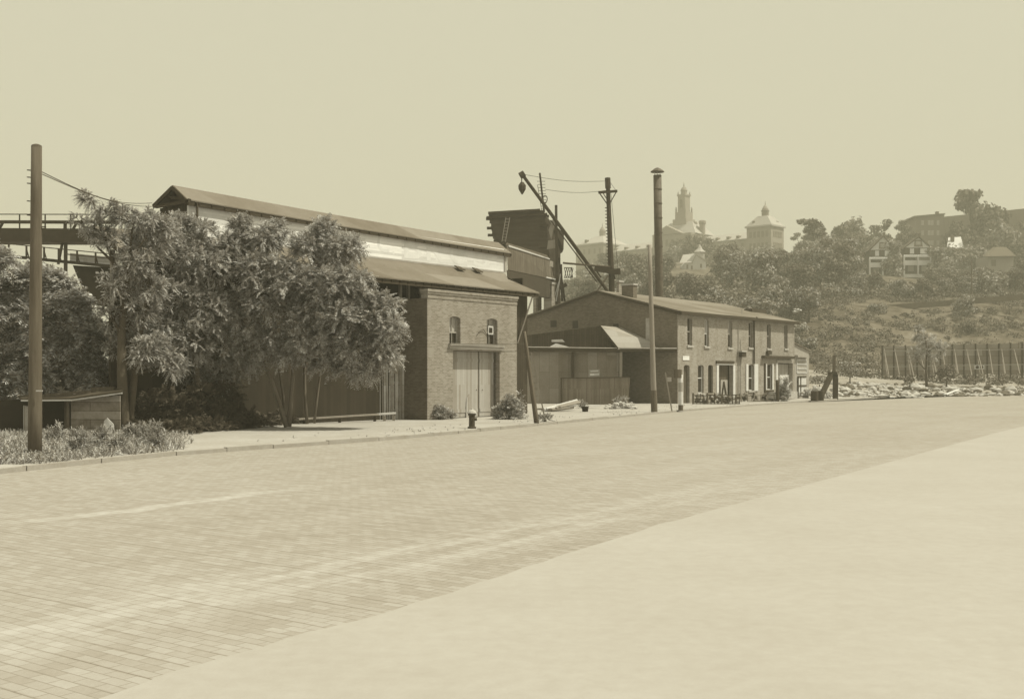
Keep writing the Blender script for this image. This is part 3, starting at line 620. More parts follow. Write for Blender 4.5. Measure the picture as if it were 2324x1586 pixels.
# ---------------------------------------------------------------- yard shed with sheet-metal wall and open cart bay
yd = 79.0
ys_ = thing('yard_shed', 'low yard shed with sheet metal wall, open dark cart bay and bright sloping roof', 'shed', tuple(GZ(1290, yd, 0)))
b = MB()
MB().slab([P(1176,925,yd), P(1410,925,yd), P(1410,800,yd), P(1176,800,yd)], (0,.08,0)).build('metal_wall', m_tin, ys_, world=True)
MB().slab([P(1176,798.5,yd-.35), P(1536,798,yd-.35), P(1536,789,yd-.35), P(1176,788,yd-.35)], (0,.30,0)).build('eave_beam', m_dark, ys_, world=True)
MB().slab([P(1176,788,yd-.40), P(1404,791,yd-.40), P(1536,791.5,yd-.40), P(1536,789,yd-.38), P(1404,789,yd-.38), P(1176,786,yd-.38)], (0,.5,0)).build('eave_strip', m_greytrim, ys_, world=True)
for uu, m_ in ((1300, m_dark), (1409, m_polelight)): MB().bar(P(uu,923,yd-.15), P(uu,799,yd-.15), .2).build('post', m_, ys_, world=True)
MB().slab([P(1176,790,yd+.1), P(1176,763,yd+.1), P(1363,740,yd+.1), P(1404,790,yd+.1)], (0,.12,0)).build('upper_boarding', m_darkwood, ys_, world=True)
A_, B_, C_, D_ = P(1361,739,yd+.2), P(1429,744.5,83.0), P(1522,790,80.4), P(1402.5,791,yd-.42)
MB().slab([A_, B_, C_, D_], (0,0,-.06)).build('bright_roof', mat('sunlit sheet roof', .38, .06, .8, fine=.03, kind='shingle', a=8, b=.5, gap=.012, gapv=.8), ys_, world=True)
MB().bar(A_+Vector((0,-.05,.02)), D_+Vector((0,-.05,.02)), .08).build('verge_board', m_dark, ys_, world=True)
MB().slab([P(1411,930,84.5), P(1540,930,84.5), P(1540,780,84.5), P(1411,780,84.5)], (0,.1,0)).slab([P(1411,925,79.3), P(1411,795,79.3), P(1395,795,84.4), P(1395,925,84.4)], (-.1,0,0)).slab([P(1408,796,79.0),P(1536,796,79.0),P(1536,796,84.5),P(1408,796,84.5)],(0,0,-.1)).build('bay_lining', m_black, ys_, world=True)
MB().slab([P(1243,789,yd-.1), P(1297,789,yd-.1), P(1262,779,yd+.0)], (0,.3,0)).slab([P(1252,776,yd-.3), P(1282,776,yd-.3), P(1276,770,yd-.3), P(1252,771,yd-.3)], (0,.1,0)).build('loose_boards', m_palewood, ys_, world=True)
MB().slab([P(1179,775,yd-.4), P(1192,779,yd-.4), P(1179,781,yd-.4)], (0,.2,0)).build('loose_board', m_palewood, ys_, world=True)
lf_ = thing('metal_fence', 'low dark ribbed metal fence with a slanted right end in front of the yard shed', 'fence', tuple(GZ(1350, 76.5, 0)))
MB().slab([P(1275,921,76.5), P(1426,919,76.5), P(1430,856,76.5), P(1275,858,76.5)], (0,.05,0)).build('ribbed_sheet', m_tinlow, lf_, world=True)
MB().bar(P(1274,921,76.4), P(1274,857,76.4), .12).bar(P(1300,921,76.6), P(1300,857,76.6), .12).bar(P(1274,858,76.4), P(1430,856,76.4), .06).build('fence_frame', m_dark, lf_, world=True)
sg = thing('notice_board', 'small double pale notice board on the metal wall of the yard shed', 'sign', tuple(P(1350,848,yd-.1)))
MB().slab([P(1339,852,yd-.06), P(1360,851,yd-.06), P(1360,847,yd-.06), P(1339,848,yd-.06)], (0,.04,0)).slab([P(1340,844,yd-.06), P(1358,843,yd-.06), P(1358,840,yd-.06), P(1340,841,yd-.06)], (0,.04,0)).build('pale_strips', m_white, sg, world=True)
MB().slab([P(1336,855,yd-.015), P(1361,854,yd-.015), P(1361,838,yd-.015), P(1336,839,yd-.015)], (0,.012,0)).build('backboard', m_greytrim, sg, world=True)
# timber pile, bucket, boards
d0 = 62.0
for k, (ua, va, ub_, vb, r) in enumerate(((1234,930,1309,909,.10),(1240,932,1312,912,.10),(1240,937,1306,918,.11),(1246,941,1300,924,.10),(1232,935,1250,932,.12),(1262,926,1316,913,.07))):
    a, c = P(ua,va,d0-k*.12), P(ub_,vb,d0+2.2-k*.1); a.z = max(a.z, .085+r); 
    tag(MB().tube([a, c], r, 8).build('timber_pole', m_palewood if k % 2 == 0 else m_polelight), ['topmost long pale pole of the pile behind the leaning ladder', 'second pale pole down in the timber pile', 'grey pole lying under the top pair of the pile', 'lowest pole nearest the road in the timber pile', 'short thick stub of pole at the near end of the pile', 'thin pole lying slantwise on the far end of the pile'][k], 'timber pole', 'poles of the timber pile')
q = G(1328, 934, .085); bk = thing('bucket', 'small black bucket on the verge before the low metal fence', 'bucket', tuple(q))
MB().lathe((0,0,0), [(.16,0),(.21,.3),(.2,.3),(.15,.04)], 12).build('bucket_body', m_black, bk); MB().tube([(-.2,0,.3),(-.1,0,.42),(.1,0,.42),(.2,0,.3)], .012, 5).build('handle', m_iron, bk)
a, c = P(1318,922,68), P(1362,920,69); tag(MB().bar(a, c, .25, .06).build('plank', m_palewood), 'single grey plank lying level behind the black bucket', 'plank')

# ---------------------------------------------------------------- timber hopper tower, gallery, derrick, stack
td = 95.0
hop = thing('timber_hopper', 'dark log built coal hopper raised on a braced timber tower behind the shed', 'hopper', tuple(GZ(1215, td, 0)))
b = MB(); dz = 3.6
def logs(mb, u0, u1, v0, v1, d, n, jut=2, r=None):
    for k in range(n):
        v = v0+(v1-v0)*(k+.5)/n; r_ = (v1-v0)/n/2/FOC*d*1.06; uu0 = u0(v)+random.uniform(-jut, jut); uu1 = u1(v)+random.uniform(-jut*.5, jut*.5)
        mb.bar(P(uu0, v, d), P(uu1, v+(-4 if k == 0 else -2), d), r_*2, r_*2)
L_ = lambda v: 1111+(v-484)*.06 if v < 525 else 1113+(v-525)*.8
R_ = lambda v: 1233+(v-478)*.17
logs(b, L_, R_, 482, 556, td, 9, 3); logs(b, lambda v: 1160, lambda v: 1244, 556, 588, td, 3)
b.slab([P(1113,486,td+.15), P(1232,482,td+.15), P(1248,588,td+.15), P(1162,588,td+.15), P(1133,556,td+.15), P(1117,530,td+.15)], (0,3.2,0)); b.build('log_walls', mat('sooty logs', .07, .5, .6, stretch=(.4,.4,5), fine=.3), hop, world=True)
b = MB(); b.bar(P(1108,484,td-.3), P(1226,477,td-.3), .2, .22).bar(P(1104,494,td-.3), P(1242,486,td-.3), .16, .2)
for vv, ua, ub_ in ((497,1103,1116),(518,1105,1117),(534,1107,1122),(548,1120,1140),(512,1226,1244),(491,1232,1246)): b.bar(P(ua,vv,td-.2), P(ub_,vv,td-.2), .25, .22)
b.each('log_end', m_dark, hop, world=True)
# right side of hopper, body tower
b = MB(); b.slab([P(1233,479,td), P(1248,500,td+.6), P(1280,530,td+2), P(1279,566,td+2), P(1272,570,td+2), GZ(1272,td+2), GZ(1236,td), P(1240,586,td)], (0,2.5,0)); b.build('tower_body', m_darkwood, hop, world=True)
b = MB(); b.slab([P(1245,522,td-.5), P(1251,545,td-.5), P(1263,492,td-.5), P(1257,490,td-.5)], (0,.05,0)).slab([P(1241,566,td-.4), P(1262,563,td-.4), P(1262,544,td-.4), P(1244,546,td-.4)], (0,.05,0))
b.bar(P(1240,492,td-.45), P(1256,512,td-.45), .12, .05); b.each('pale_board', m_polelight, hop, world=True)
ld = MB(); a0, a1, c0, c1_ = P(1157,494,td-.45), P(1147,549,td-.6), P(1148,494,td-.45), P(1139,549,td-.6)
ld.bar(a0, a1, .07).bar(c0, c1_, .07)
for k in range(8): ld.bar(a0.lerp(a1,(k+.5)/8), c0.lerp(c1_,(k+.5)/8), .05)
ld.build('ladder', m_polelight, hop, world=True)
b = MB()
b.bar(P(1262,466,td-.8), GZ(1267,td-.8), .22).bar(P(1282,684,td-.4), P(1268,585,td-.7), .16).bar(P(1254,684,td-.6), P(1272,625,td-.7), .14)
b.bar(P(1240,600,td-.6), P(1250,684,td-.6), .2).bar(P(1273,600,td+.5), P(1276,684,td+.5), .2)
b.each('tower_post', m_dark, hop, world=True)
b = MB(); b.bar(P(1262,684,td-.9), P(1272,622,td-.9), .10).bar(P(1256,684,td-.95), P(1268,640,td-.95), .08); b.each('light_brace', m_palewood, hop, world=True)
b = MB()
for k in range(4): b.bar(P(1281+k*5,608,td+1), P(1285+k*5,630,td+1), .05).bar(P(1286+k*5,608,td+1), P(1281+k*5,630,td+1), .05)
b.bar(P(1280,608,td+1),P(1298,608,td+1),.07).bar(P(1280,630,td+1),P(1298,630,td+1),.07).bar(P(1298,607,td+1),P(1298,631,td+1),.07); b.bar(P(1270,655,td),P(1286,645,td),.3)
b.build('lattice_basket', m_dark, hop, world=True)
b = MB(); b.bar(P(1225,393,td+.2), P(1235,482,td+.2), .16)
for k in range(10): v = 412+k*7; b.bar(P(1219+k*1.0,v,td+.1), P(1237+k*.5,v,td+.1), .035)
b.tube([P(1237+5*math.cos(t), 452+8*math.sin(t), td+.2) for t in [k*math.pi/8 for k in range(17)]], .04, 5, cap=False); b.bar(P(1220,420,td+.1),P(1230,482,td+.1),.04)
b.build('rung_mast', m_dark, hop, world=True)

ga = thing('conveyor_gallery', 'boarded grey conveyor gallery with white edge strips between shed and hopper', 'gallery', tuple(GZ(1200, 66, 0)))
def PG(u, v, o=0): d = 63.4+(u-1148)*.29; return P(u, v, d+o)
MB().slab([PG(1150,560), PG(1246,588), PG(1258,634), PG(1152,612)], (0,1.6,0)).build('boarding', mat('gallery boards', .13, .35, 1.5, kind='vplank', b=.2, gap=.014, dirt=.3), ga, world=True)
MB().bar(PG(1152,558,-.05), PG(1246,588,-.05), .14, .10).build('white_strip', m_palewood, ga, world=True)
MB().bar(PG(1176,616,-.06), PG(1260,634,-.06), .10, .09).build('white_strip', m_trim, ga, world=True)
MB().slab([PG(1148,557), PG(1246,586), PG(1240,580,1.7), PG(1150,553,1.7)], (0,0,.06)).build('roof', m_roofdark, ga, world=True)
MB().slab([PG(1150,613,.3), PG(1256,634,.3), PG(1250,676,.3), PG(1152,660,.3)], (0,1.2,0)).bar(GZ(1158,67), PG(1158,640,.5), .25).bar(GZ(1225,92), P(1225,650,92), .3).build('underside', m_dark, ga, world=True)
b = MB()
for k in range(5): u = 1186+k*15; b.bar(PG(u,598,-.03), PG(u+9,600,-.03), .1, .5)
b.each('patched_board', m_polelight, ga, world=True)
st = thing('brick_flue', 'square sunlit brick flue standing against the hopper tower behind the house gable', 'chimney', tuple(GZ(1245, 74, 0)))
def flue(ul, uc, ur, d, vt, name, m):
    K = GZ(uc, d); yd_, xd_ = Vector((*H.yd, 0)), Vector((*H.xd, 0)); zt = CH+(HV-vt)/FOC*d
    def hit(u, dr): a = (u-CU)/FOC; t_ = (a*K.y-K.x)/(dr.x-a*dr.y); return dr*t_
    A, B = hit(ul, yd_), hit(ur, xd_); o = MB().slab([K, K+B, K+A+B, K+A], (0,0,zt)).build(name, m, st, world=True)
    n_ = (A+B).normalized()*.0; e = .07; Kc = K-A.normalized()*e-B.normalized()*e; A2 = A+A.normalized()*2*e; B2 = B+B.normalized()*2*e
    MB().slab([Kc+Vector((0,0,zt)), Kc+B2+Vector((0,0,zt)), Kc+A2+B2+Vector((0,0,zt)), Kc+A2+Vector((0,0,zt))], (0,0,.17)).build(name+'_cap', m_stone, st, world=True)
flue(1234, 1252, 1260, 92.5, 645, 'stack', m_brickhouse)
flue(1210, 1217, 1226, 93.5, 666, 'side_flue', m_brickhouse)

dd = 92.0
db = thing('derrick_boom', 'long dark slanting derrick boom with a pulley block hanging from its tip', 'derrick', tuple(GZ(1381, dd, 0)))
MB().tube([P(1185,396,dd-8), P(1300,553,dd-4), P(1384,668,dd)], [.13,.16,.14], 8).tube([P(1250,500,dd-5.5), P(1355,640,dd-1.2)], .05, 5).build('boom', m_dark, db, world=True)
MB().tube([P(1180,400,dd-8), P(1190,394,dd-8)], .26, 8).build('boom_head', m_dark, db, world=True)
b = MB(); b.tube([P(1184,400,dd-8), P(1184,416,dd-8)], .04, 5).lathe(P(1185,427,dd-8), [(.05,-.5),(.28,-.1),(.3,.2),(.12,.45)], 8).box(*[q for q in (P(1181,0,dd-8).x, P(1190,0,dd-8).x)], dd-8.1, dd-7.9, P(0,435,dd-8).z, P(0,420,dd-8).z); b.build('pulley_block', m_dark, db, world=True)
MB().tube([P(1279,597,dd-6), P(1384,606,dd)], .08, 8).build('cross_strut', m_dark, db, world=True)
ms = thing('derrick_mast', 'tall dark derrick mast with a braced crossarm and climbing cleats', 'mast', tuple(GZ(1388, dd+.6, 0)))
dm_ = dd+.6
MB().tube([GZ(1391,dm_), P(1389,680,dm_), P(1387,610,dm_), P(1382,480,dm_), P(1379,404,dm_)], [.28,.27,.25,.20,.17], 10).build('mast_pole', m_dark, ms, world=True)
MB().tube([P(1379,404,dm_), P(1380,428,dm_)], .24, 8).build('mast_head', m_dark, ms, world=True)
MB().bar(P(1358,437,dm_-.25), P(1401,434,dm_-.25), .2).build('crossarm', m_dark, ms, world=True)
MB().bar(P(1361,439,dm_-.25), P(1377,462,dm_-.2), .08).bar(P(1398,437,dm_-.25), P(1384,462,dm_-.2), .08).bar(P(1369,439,dm_-.25), P(1379,455,dm_-.2), .06).each('arm_brace', m_dark, ms, world=True)
b = MB()
for k in range(18): v = 472+k*7.4; u = 1380+(v-472)*.035; b.bar(P(u-7,v,dm_-.1), P(u,v,dm_-.1), .07)
b.each('cleat', m_dark, ms, world=True)
MB().bar(P(1349,609,dm_-.3), P(1390,616,dm_-.3), .3, .45).bar(P(1384,618,dm_-.3), P(1408,616,dm_-.3), .25, .5).bar(P(1352,612,dm_-.3), P(1364,630,dm_-.3), .12).bar(P(1392,620,dm_-.3), P(1396,634,dm_-.3), .1).build('lower_platform', m_dark, ms, world=True)
MB().bar(P(1354,662,dm_-.6), P(1380,626,dm_-.4), .14).build('light_strut', m_pole, ms, world=True)
for i, (a, c, lb) in enumerate(((P(1188,396,dd-8), P(1379,411,dm_), 'long slack line from the derrick boom tip to the mast head'), (P(1237,430,td+.2), P(1380,432,dm_), 'line from the rung mast of the hopper to the derrick mast'), (P(1380,408,dm_), P(1399,434,dm_-.25), 'short stay from the mast head to its crossarm'), (P(1386,434,dm_+.2), P(1408,668,dm_+4), 'thin stay dropping right of the derrick mast to the roof'))):
    pts = [a.lerp(c, k/10)-Vector((0,0,(.25 if i < 2 else 0)*math.sin(math.pi*k/10))) for k in range(11)]
    tag(MB().tube(pts, .018, 5).build('stay_line', m_iron), lb, 'cable', 'derrick lines')
sk = thing('smoke_stack', 'tall dark riveted iron smoke stack with a conical rain cap', 'smokestack', tuple(GZ(1496, 94, 6)))
MB().tube([GZ(1497,94), P(1496.5,684,94), P(1494,540,94), P(1492,398,94)], [9.0/FOC*94]*3+[9.2/FOC*94], 18).build('stack', m_rust, sk, world=True, smooth=True)
b = MB()
for v in (430, 462, 495, 528, 560, 595, 630, 660): p = P(1492.3+(v-398)*.0153, v, 94); b.tube([p-Vector((0,0,.04)), p+Vector((0,0,.04))], 9.2/FOC*94+.02, 18)
b.each('ring_seam', m_rust, sk, world=True)
b = MB()
for s_ in (-6, 0, 6): b.bar(P(1492+s_,399,94), P(1492+s_,389,94), .05)
b.each('cap_leg', m_trim, sk, world=True)
p = P(1492,391,94); MB().lathe(p, [(.6,.0),(.58,.06),(.3,.27),(.08,.38)], 16).build('rain_cap', m_rust, sk, world=True)
# ---------------------------------------------------------------- conveyor bridges at the left
br = thing('conveyor_bridge', 'dark plated conveyor bridge with thin railings high behind the left trees', 'bridge', tuple(GZ(148, 62, 0)))
bd = 62.0
MB().slab([P(-260,548,bd), P(345,550,bd), P(345,520,bd), P(-260,516,bd)], (0,1.4,0)).build('girder', m_dark, br, world=True)
MB().bar(P(-260,503,bd-.1), P(345,505,bd-.1), .1, .18).build('mid_beam', m_dark, br, world=True)
MB().bar(P(-260,486,bd-.1), P(300,487,bd-.1), .05).build('top_rail', m_dark, br, world=True)
b = MB()
for u in range(-245, 320, 58): b.bar(P(u-.5,487,bd-.08), P(u-.5,519,bd-.08), .06)
for u in (-170, -20, 148, 290): b.bar(P(u,505,bd+.1), P(u,519,bd+.1), .15).bar(P(u+26,506,bd+.1), P(u+18,520,bd+.1), .12)
b.each('rail_post', m_dark, br, world=True)
b = MB()
for u in (-150, 149): b.bar(P(u,549,bd+.5), P(u,850,bd+.5), .16).bar(P(u-17,600,bd+.5), P(u-7,549,bd+.5), .12)
b.each('support_post', m_dark, br, world=True)
b2 = thing('lower_walkway', 'lower sloping walkway with light boarding and railing under the conveyor bridge', 'walkway', tuple(GZ(200, 60, 0)))
def PW(u, v): return P(u, v+(u-95)*.099, 60)
MB().bar(PW(-120,561), PW(300,561), .05).bar(PW(146,571.5), PW(300,571.5), .06).each('railing', m_dark, b2, world=True)
b = MB()
for u in (175, 217, 258, 133, 100, 60, 20): b.bar(PW(u,561), PW(u,590), .08); b.bar(PW(u+1,571), PW(u+6,589), .05)
b.each('rail_post', m_dark, b2, world=True)
MB().slab([PW(152,567)+Vector((0,.4,0)), PW(262,567)+Vector((0,.4,0)), PW(262,587)+Vector((0,.4,0)), PW(152,587)+Vector((0,.4,0))], (0,.08,0)).build('light_boarding', mat('light gallery boards', .42, .1, 1, kind='hplank'), b2, world=True)
MB().bar(PW(-120,589), PW(310,589), .5, .14).slab([P(165,602,60.2), P(330,612,60.2), P(330,700,60.2), P(262,700,60.2), P(200,690,60.2)], (0,2,0)).build('dark_trestle', m_black, b2, world=True)
b = MB()
for k in range(5): u = 217+k*11; b.slab([P(u,616,60.1), P(u+6,616,60.1), P(u+6,621,60.1), P(u,621,60.1)], (0,.06,0)); b.bar(P(u+2,627,60.1), P(u+6,637,60.1), .05)
b.slab([P(228,661,60.1), P(248,662,60.1), P(248,664,60.1), P(228,663,60.1)], (0,.06,0)); b.each('pale_opening', m_palewood, b2, world=True)  # pale pieces stand in for bright openings in the dark trestle

# ---------------------------------------------------------------- shack at the left
sd_ = 37.5
sh = thing('wooden_shack', 'low patched wooden shack with a dark doorway under a flat tarred roof', 'shack', tuple(GZ(200, sd_, .05)))
MB().slab([P(161,1002,sd_), P(273,1000,sd_-.3), P(272,897,sd_-.3), P(161,908,sd_)], (0,.06,0)).build('board_wall', m_hwood, sh, world=True)
MB().slab([P(-40,1004,sd_+1.6), P(300,1003,sd_+1.6), P(300,900,sd_+1.6), P(-40,908,sd_+1.6)], (0,.06,0)).slab([P(270,1000,sd_-.23),P(270,898,sd_-.23),P(268,900,sd_+1.6),P(268,1003,sd_+1.6)],(.05,0,0)).build('inner_wall', m_black, sh, world=True)
MB().bar(P(155,1001,sd_), P(155,911,sd_), .09).bar(P(149,1001,sd_+.3), P(149,911,sd_+.3), .07).bar(P(93,1003,sd_+.1), P(93,909,sd_+.1), .09).each('door_post_or_shade', m_pole, sh, world=True)
MB().slab([P(48,908,sd_-.35), P(163,907,sd_-.35), P(277,891,sd_-.6), P(282,884,sd_+1.9), P(160,895,sd_+1.9), P(40,902,sd_+1.9)], (0,0,.07)).build('roof', m_roofdark, sh, world=True)
MB().bar(P(48,909,sd_-.4), P(163,908,sd_-.4), .05, .05).bar(P(163,908,sd_-.4), P(277,892,sd_-.65), .05, .05).build('roof_edge', m_palewood, sh, world=True)
b = MB().bar(P(60,903,sd_+.5), P(205,890,sd_+.5), .08, .15); b.slab([P(206,889,sd_+.6),P(260,886,sd_+.6),P(260,877,sd_+.6),P(206,879,sd_+.6)],(0,.1,0)); b.build('roof_boards', m_pole, sh, world=True)
MB().slab([P(53,1000,sd_), P(64,1000,sd_), P(66,922,sd_), P(53,920,sd_)], (0,.05,0)).build('corner_plank', m_wood, sh, world=True)
b = MB()
random.seed(5)
for k in range(16):
    u = random.uniform(105, 190); p = P(u, 900-random.uniform(0,4), sd_+.6); q = p+Vector((random.uniform(-.5,.5), random.uniform(-.3,.3), random.uniform(.02,.4))); b.tube([p, p.lerp(q,.5)+Vector((0,0,.05)), q], .012, 4)
tag(b.build('brush_heap', m_polelight), 'dry twigs heaped on the shack roof', 'twigs', kind='stuff')
tag(MB().slab([P(233,1002,sd_-.5), P(262,1002,sd_-.5), P(257,962,sd_-.45), P(243,948,sd_-.45), P(236,955,sd_-.45)], (0,.04,0)).build('broken_board', m_palewood), 'pale broken board propped upright against the shack front', 'board')
for k,(u,v,l) in enumerate(((210,1021,.28),(228,1029,.3))):
    tag(MB().rock(GZ(u, G(u,v,.085).y, .12), l*.5, .25).build('paper_scrap', m_white), ['flat white scrap lying in the weeds before the shack', 'curled white scrap nearer the kerb below the shack'][k], 'scrap')

# ---------------------------------------------------------------- foliage
def mesh_np(name, V, F4, m, parent=None, mats=None, smooth=False):
    me = bpy.data.meshes.new(name); nv, nf = len(V), len(F4); k = F4.shape[1]
    me.vertices.add(nv); me.vertices.foreach_set('co', V.astype(np.float32).ravel())
    me.loops.add(nf*k); me.loops.foreach_set('vertex_index', F4.astype(np.int32).ravel())
    me.polygons.add(nf); me.polygons.foreach_set('loop_start', np.arange(0, nf*k, k, dtype=np.int32)); me.polygons.foreach_set('loop_total', np.full(nf, k, dtype=np.int32))
    me.update(calc_edges=True); me.materials.append(m)
    o = bpy.data.objects.new(name, me); COL.objects.link(o)
    if parent is not None: o.parent = parent
    return o
def unit(a): return a/np.maximum(1e-6, np.linalg.norm(a, axis=-1, keepdims=True))
def fronds(base, dirs, L, nl=9, leaf=.2, wid=.058, droop=.30):
    """pinnate fronds: base (n,3), dirs (n,3), L (n,) -> quads of the leaflets, plus the rachis as a thin blade"""
    n = len(base); dirs = unit(dirs); up = np.array([0,0,1.0]); side = unit(np.cross(dirs, up)+rng.normal(0,.12,(n,3)))
    roll = rng.normal(0, .35, (n,1)); nrm = unit(np.cross(side, dirs)); side = unit(side*np.cos(roll)+nrm*np.sin(roll))
    t = (np.arange(nl)+.8)/nl; t = t[None,:,None]
    Lb = L[:,None,None]
    pos = base[:,None,:]+dirs[:,None,:]*Lb*t; pos[...,2] -= (droop*Lb*t**2)[...,0]
    fwd = dirs[:,None,:]*np.ones_like(t); fwd = fwd.copy(); fwd[...,2] -= 2*droop*t[...,0]; fwd = unit(fwd)
    ls = leaf*(.55+.45*np.sin(np.pi*np.clip(t*.85+.12,0,1)))*(Lb/.7)
    out = []
    for sg in (-1, 1):
        jit = rng.normal(0,.12,(n,nl,3)); ld = unit(sg*side[:,None,:]+fwd*.38+jit); ld[...,2] -= .22
        wv = fwd*(wid*Lb/.7)/2
        a = pos; c = pos+ld*ls; m = pos+ld*ls*.45
        out.append(np.stack([a, m+wv, c, m-wv], 2).reshape(-1,4,3))
    tip = base+dirs*L[:,None]; tip[:,2] -= droop*L; mid = base+dirs*L[:,None]*.5; mid[:,2] -= droop*L*.25
    wv = side*.008; out.append(np.stack([base-wv, mid-wv, mid+wv, base+wv], 1)); out.append(np.stack([mid-wv, tip-wv*.3, tip+wv*.3, mid+wv], 1))
    return np.concatenate(out)
def quads_obj(name, Q, m, parent, org):
    V = Q.reshape(-1,3)-np.array(org); F4 = np.arange(len(V)).reshape(-1,4); return mesh_np(name, V, F4, m, parent)
def ail_tree(name, label, base, stems, blobs, group, L=.62, per=11, mleaf=None, mbark=None, dens=1.0, leaf=.17, r0=.12, limb=True, cat='tree'):
    """stems: list of polylines of (u,v,d,r); blobs: (u,v,d,ru_px,rv_px,depth_m,n)"""
    t = thing(name, label, cat, tuple(base), group=group); org = Vector(base)
    tips = []; tb = MB(); ends = []
    for s_ in stems:
        pts = [P(u,v,d) for u,v,d,r in s_]; tb.tube([p-org for p in pts], [r for *_,r in s_], 8); ends += [(p, s_[i][3]) for i, p in enumerate(pts) if i > 0]
    allb, alld = [], []
    lim = MB()
    for (u,v,d,ru,rv,dp,n) in blobs:
        c = P(u,v,d); sh_ = L*.50; rx, rz = max(.22, ru/FOC*d-sh_), max(.2, rv/FOC*d-sh_); dp = max(.25, dp-sh_*.6); n = int(n*dens)
        x = unit(rng.normal(0,1,(n,3))); r = rng.uniform(.45,1,(n,1))**.6; lump = 1+.42*np.sin(x[:,:1]*5+u)*np.cos(x[:,2:]*6+v)
        o_ = x*r*lump*np.array([rx, dp, rz]); allb.append(np.array(c)+o_); alld.append(unit(o_/np.array([rx,dp,rz])*np.array([1,1,.55])+np.array([0,0,.25])+rng.normal(0,.25,(n,3))))
        if limb and ends:
            p0, pr = min(ends, key=lambda e: (e[0]-c).length+abs(max(0, e[0].z-c.z))*1.5)
            mid = p0.lerp(c, .5)+Vector((random.uniform(-.2,.2), random.uniform(-.2,.2), random.uniform(0,.25)))
            lim.tube([p0-org, mid-org, c-org], [pr*.65, pr*.4, .02], 6)
            for k in range(6):
                q = Vector(allb[-1][rng.integers(n)]); s0 = mid.lerp(c, random.uniform(.1,1)); lim.tube([s0-org, s0.lerp(q,.55)+Vector((0,0,-.08))-org, q-org], [.028,.018,.008], 4)
    B = np.concatenate(allb); D = np.concatenate(alld); n = len(B)
    az = rng.uniform(0, 2*np.pi, (n, per)); spread = rng.uniform(.5, 1.1, (n, per))
    # fronds radiate round each shoot tip
    up = np.array([0,0,1.0]); s1 = unit(np.cross(D, up)+1e-3); s2 = np.cross(s1, D)
    fd = D[:,None,:]*np.cos(spread)[...,None]+(s1[:,None,:]*np.cos(az)[...,None]+s2[:,None,:]*np.sin(az)[...,None])*np.sin(spread)[...,None]
    fd[...,2] += .12
    fb = np.repeat(B, per, 0); Ls = rng.uniform(.65, 1.1, n*per)*L
    Q = fronds(fb, fd.reshape(-1,3), Ls, leaf=leaf)
    if lim.v: tb.v += [] ; k0 = len(tb.v); tb.v += lim.v; tb.f += [tuple(i+k0 for i in f) for f in lim.f]
    tb.build('trunk', mbark or m_bark, t, smooth=True)
    quads_obj('crown', Q, mleaf or m_leaf, t, org); return t
random.seed(11)
GT = 'ailanthus trees in front of the coal shed'
ail_tree('ailanthus_tree', 'tall loose topped tree with a double trunk beside the shack', GZ(284, 38.0, .0),
  [[(283,995,38,.34),(281,950,38,.20),(277,860,38,.18),(276,760,38.2,.15),(282,690,38.3,.13),(266,620,38.3,.09),(245,560,38.3,.06),(222,500,38.2,.04)],
   [(292,990,38.2,.24),(296,940,38.3,.14),(306,850,38.4,.12),(316,760,38.6,.12),(330,690,38.7,.1),(336,620,38.8,.07),(340,560,38.8,.05)],
   [(282,690,38.3,.1),(292,620,38,.07),(296,570,38,.04),(300,520,38,.03)], [(278,650,38.3,.08),(262,600,38.3,.06),(225,565,38.2,.035),(190,520,38.2,.02)], [(285,610,38,.06),(310,570,38,.04),(330,540,38,.03)]],
  [(203,450,38,34,26,.5,9),(240,474,38,42,30,.6,14),(183,500,38,28,20,.5,5),(222,524,38.2,46,30,.7,13),(285,492,38.2,52,32,.8,24),(330,512,38.5,54,42,.9,32),(262,548,38,50,34,.7,15),(330,575,38.8,60,48,1,52),(365,520,39,46,40,.9,40),(340,650,39,60,48,1,46),(300,740,38.7,34,46,.7,20),(352,790,38.5,52,46,.8,26),(320,700,38.5,44,44,.7,26),(262,650,37.6,34,40,.5,16),(250,720,38.2,30,44,.5,14),(330,790,37.9,44,44,.6,24),(262,790,38.6,28,30,.5,9),(300,600,37.8,50,40,.6,26),(385,830,38.8,44,34,.7,22)],
  GT, L=.36, leaf=.10, per=11, dens=1.9, mleaf=m_leaf2, mbark=m_barkdark)
ail_tree('ailanthus_tree', 'dense leafy tree between the double trunk and the middle of the clump', GZ(440, 42, .0),
  [[(470,985,42,.16),(455,900,42,.13),(440,800,42,.11),(430,700,42,.08),(420,600,42,.05)]],
  [(400,520,41.5,50,42,1.0,48),(455,530,41.5,50,42,1,48),(420,590,41,60,50,1.2,60),(480,600,41.5,60,60,1.2,60),(410,670,41,64,52,1.2,60),(480,700,41.5,64,60,1.2,60),(430,770,41,64,50,1.1,46),(370,740,40.5,44,46,1,34),(500,790,42,60,46,1.1,40),(430,830,42.5,56,40,1.0,34),(380,815,41.5,44,40,.9,26)],
  GT, L=.42, leaf=.115, per=10, dens=1.8)
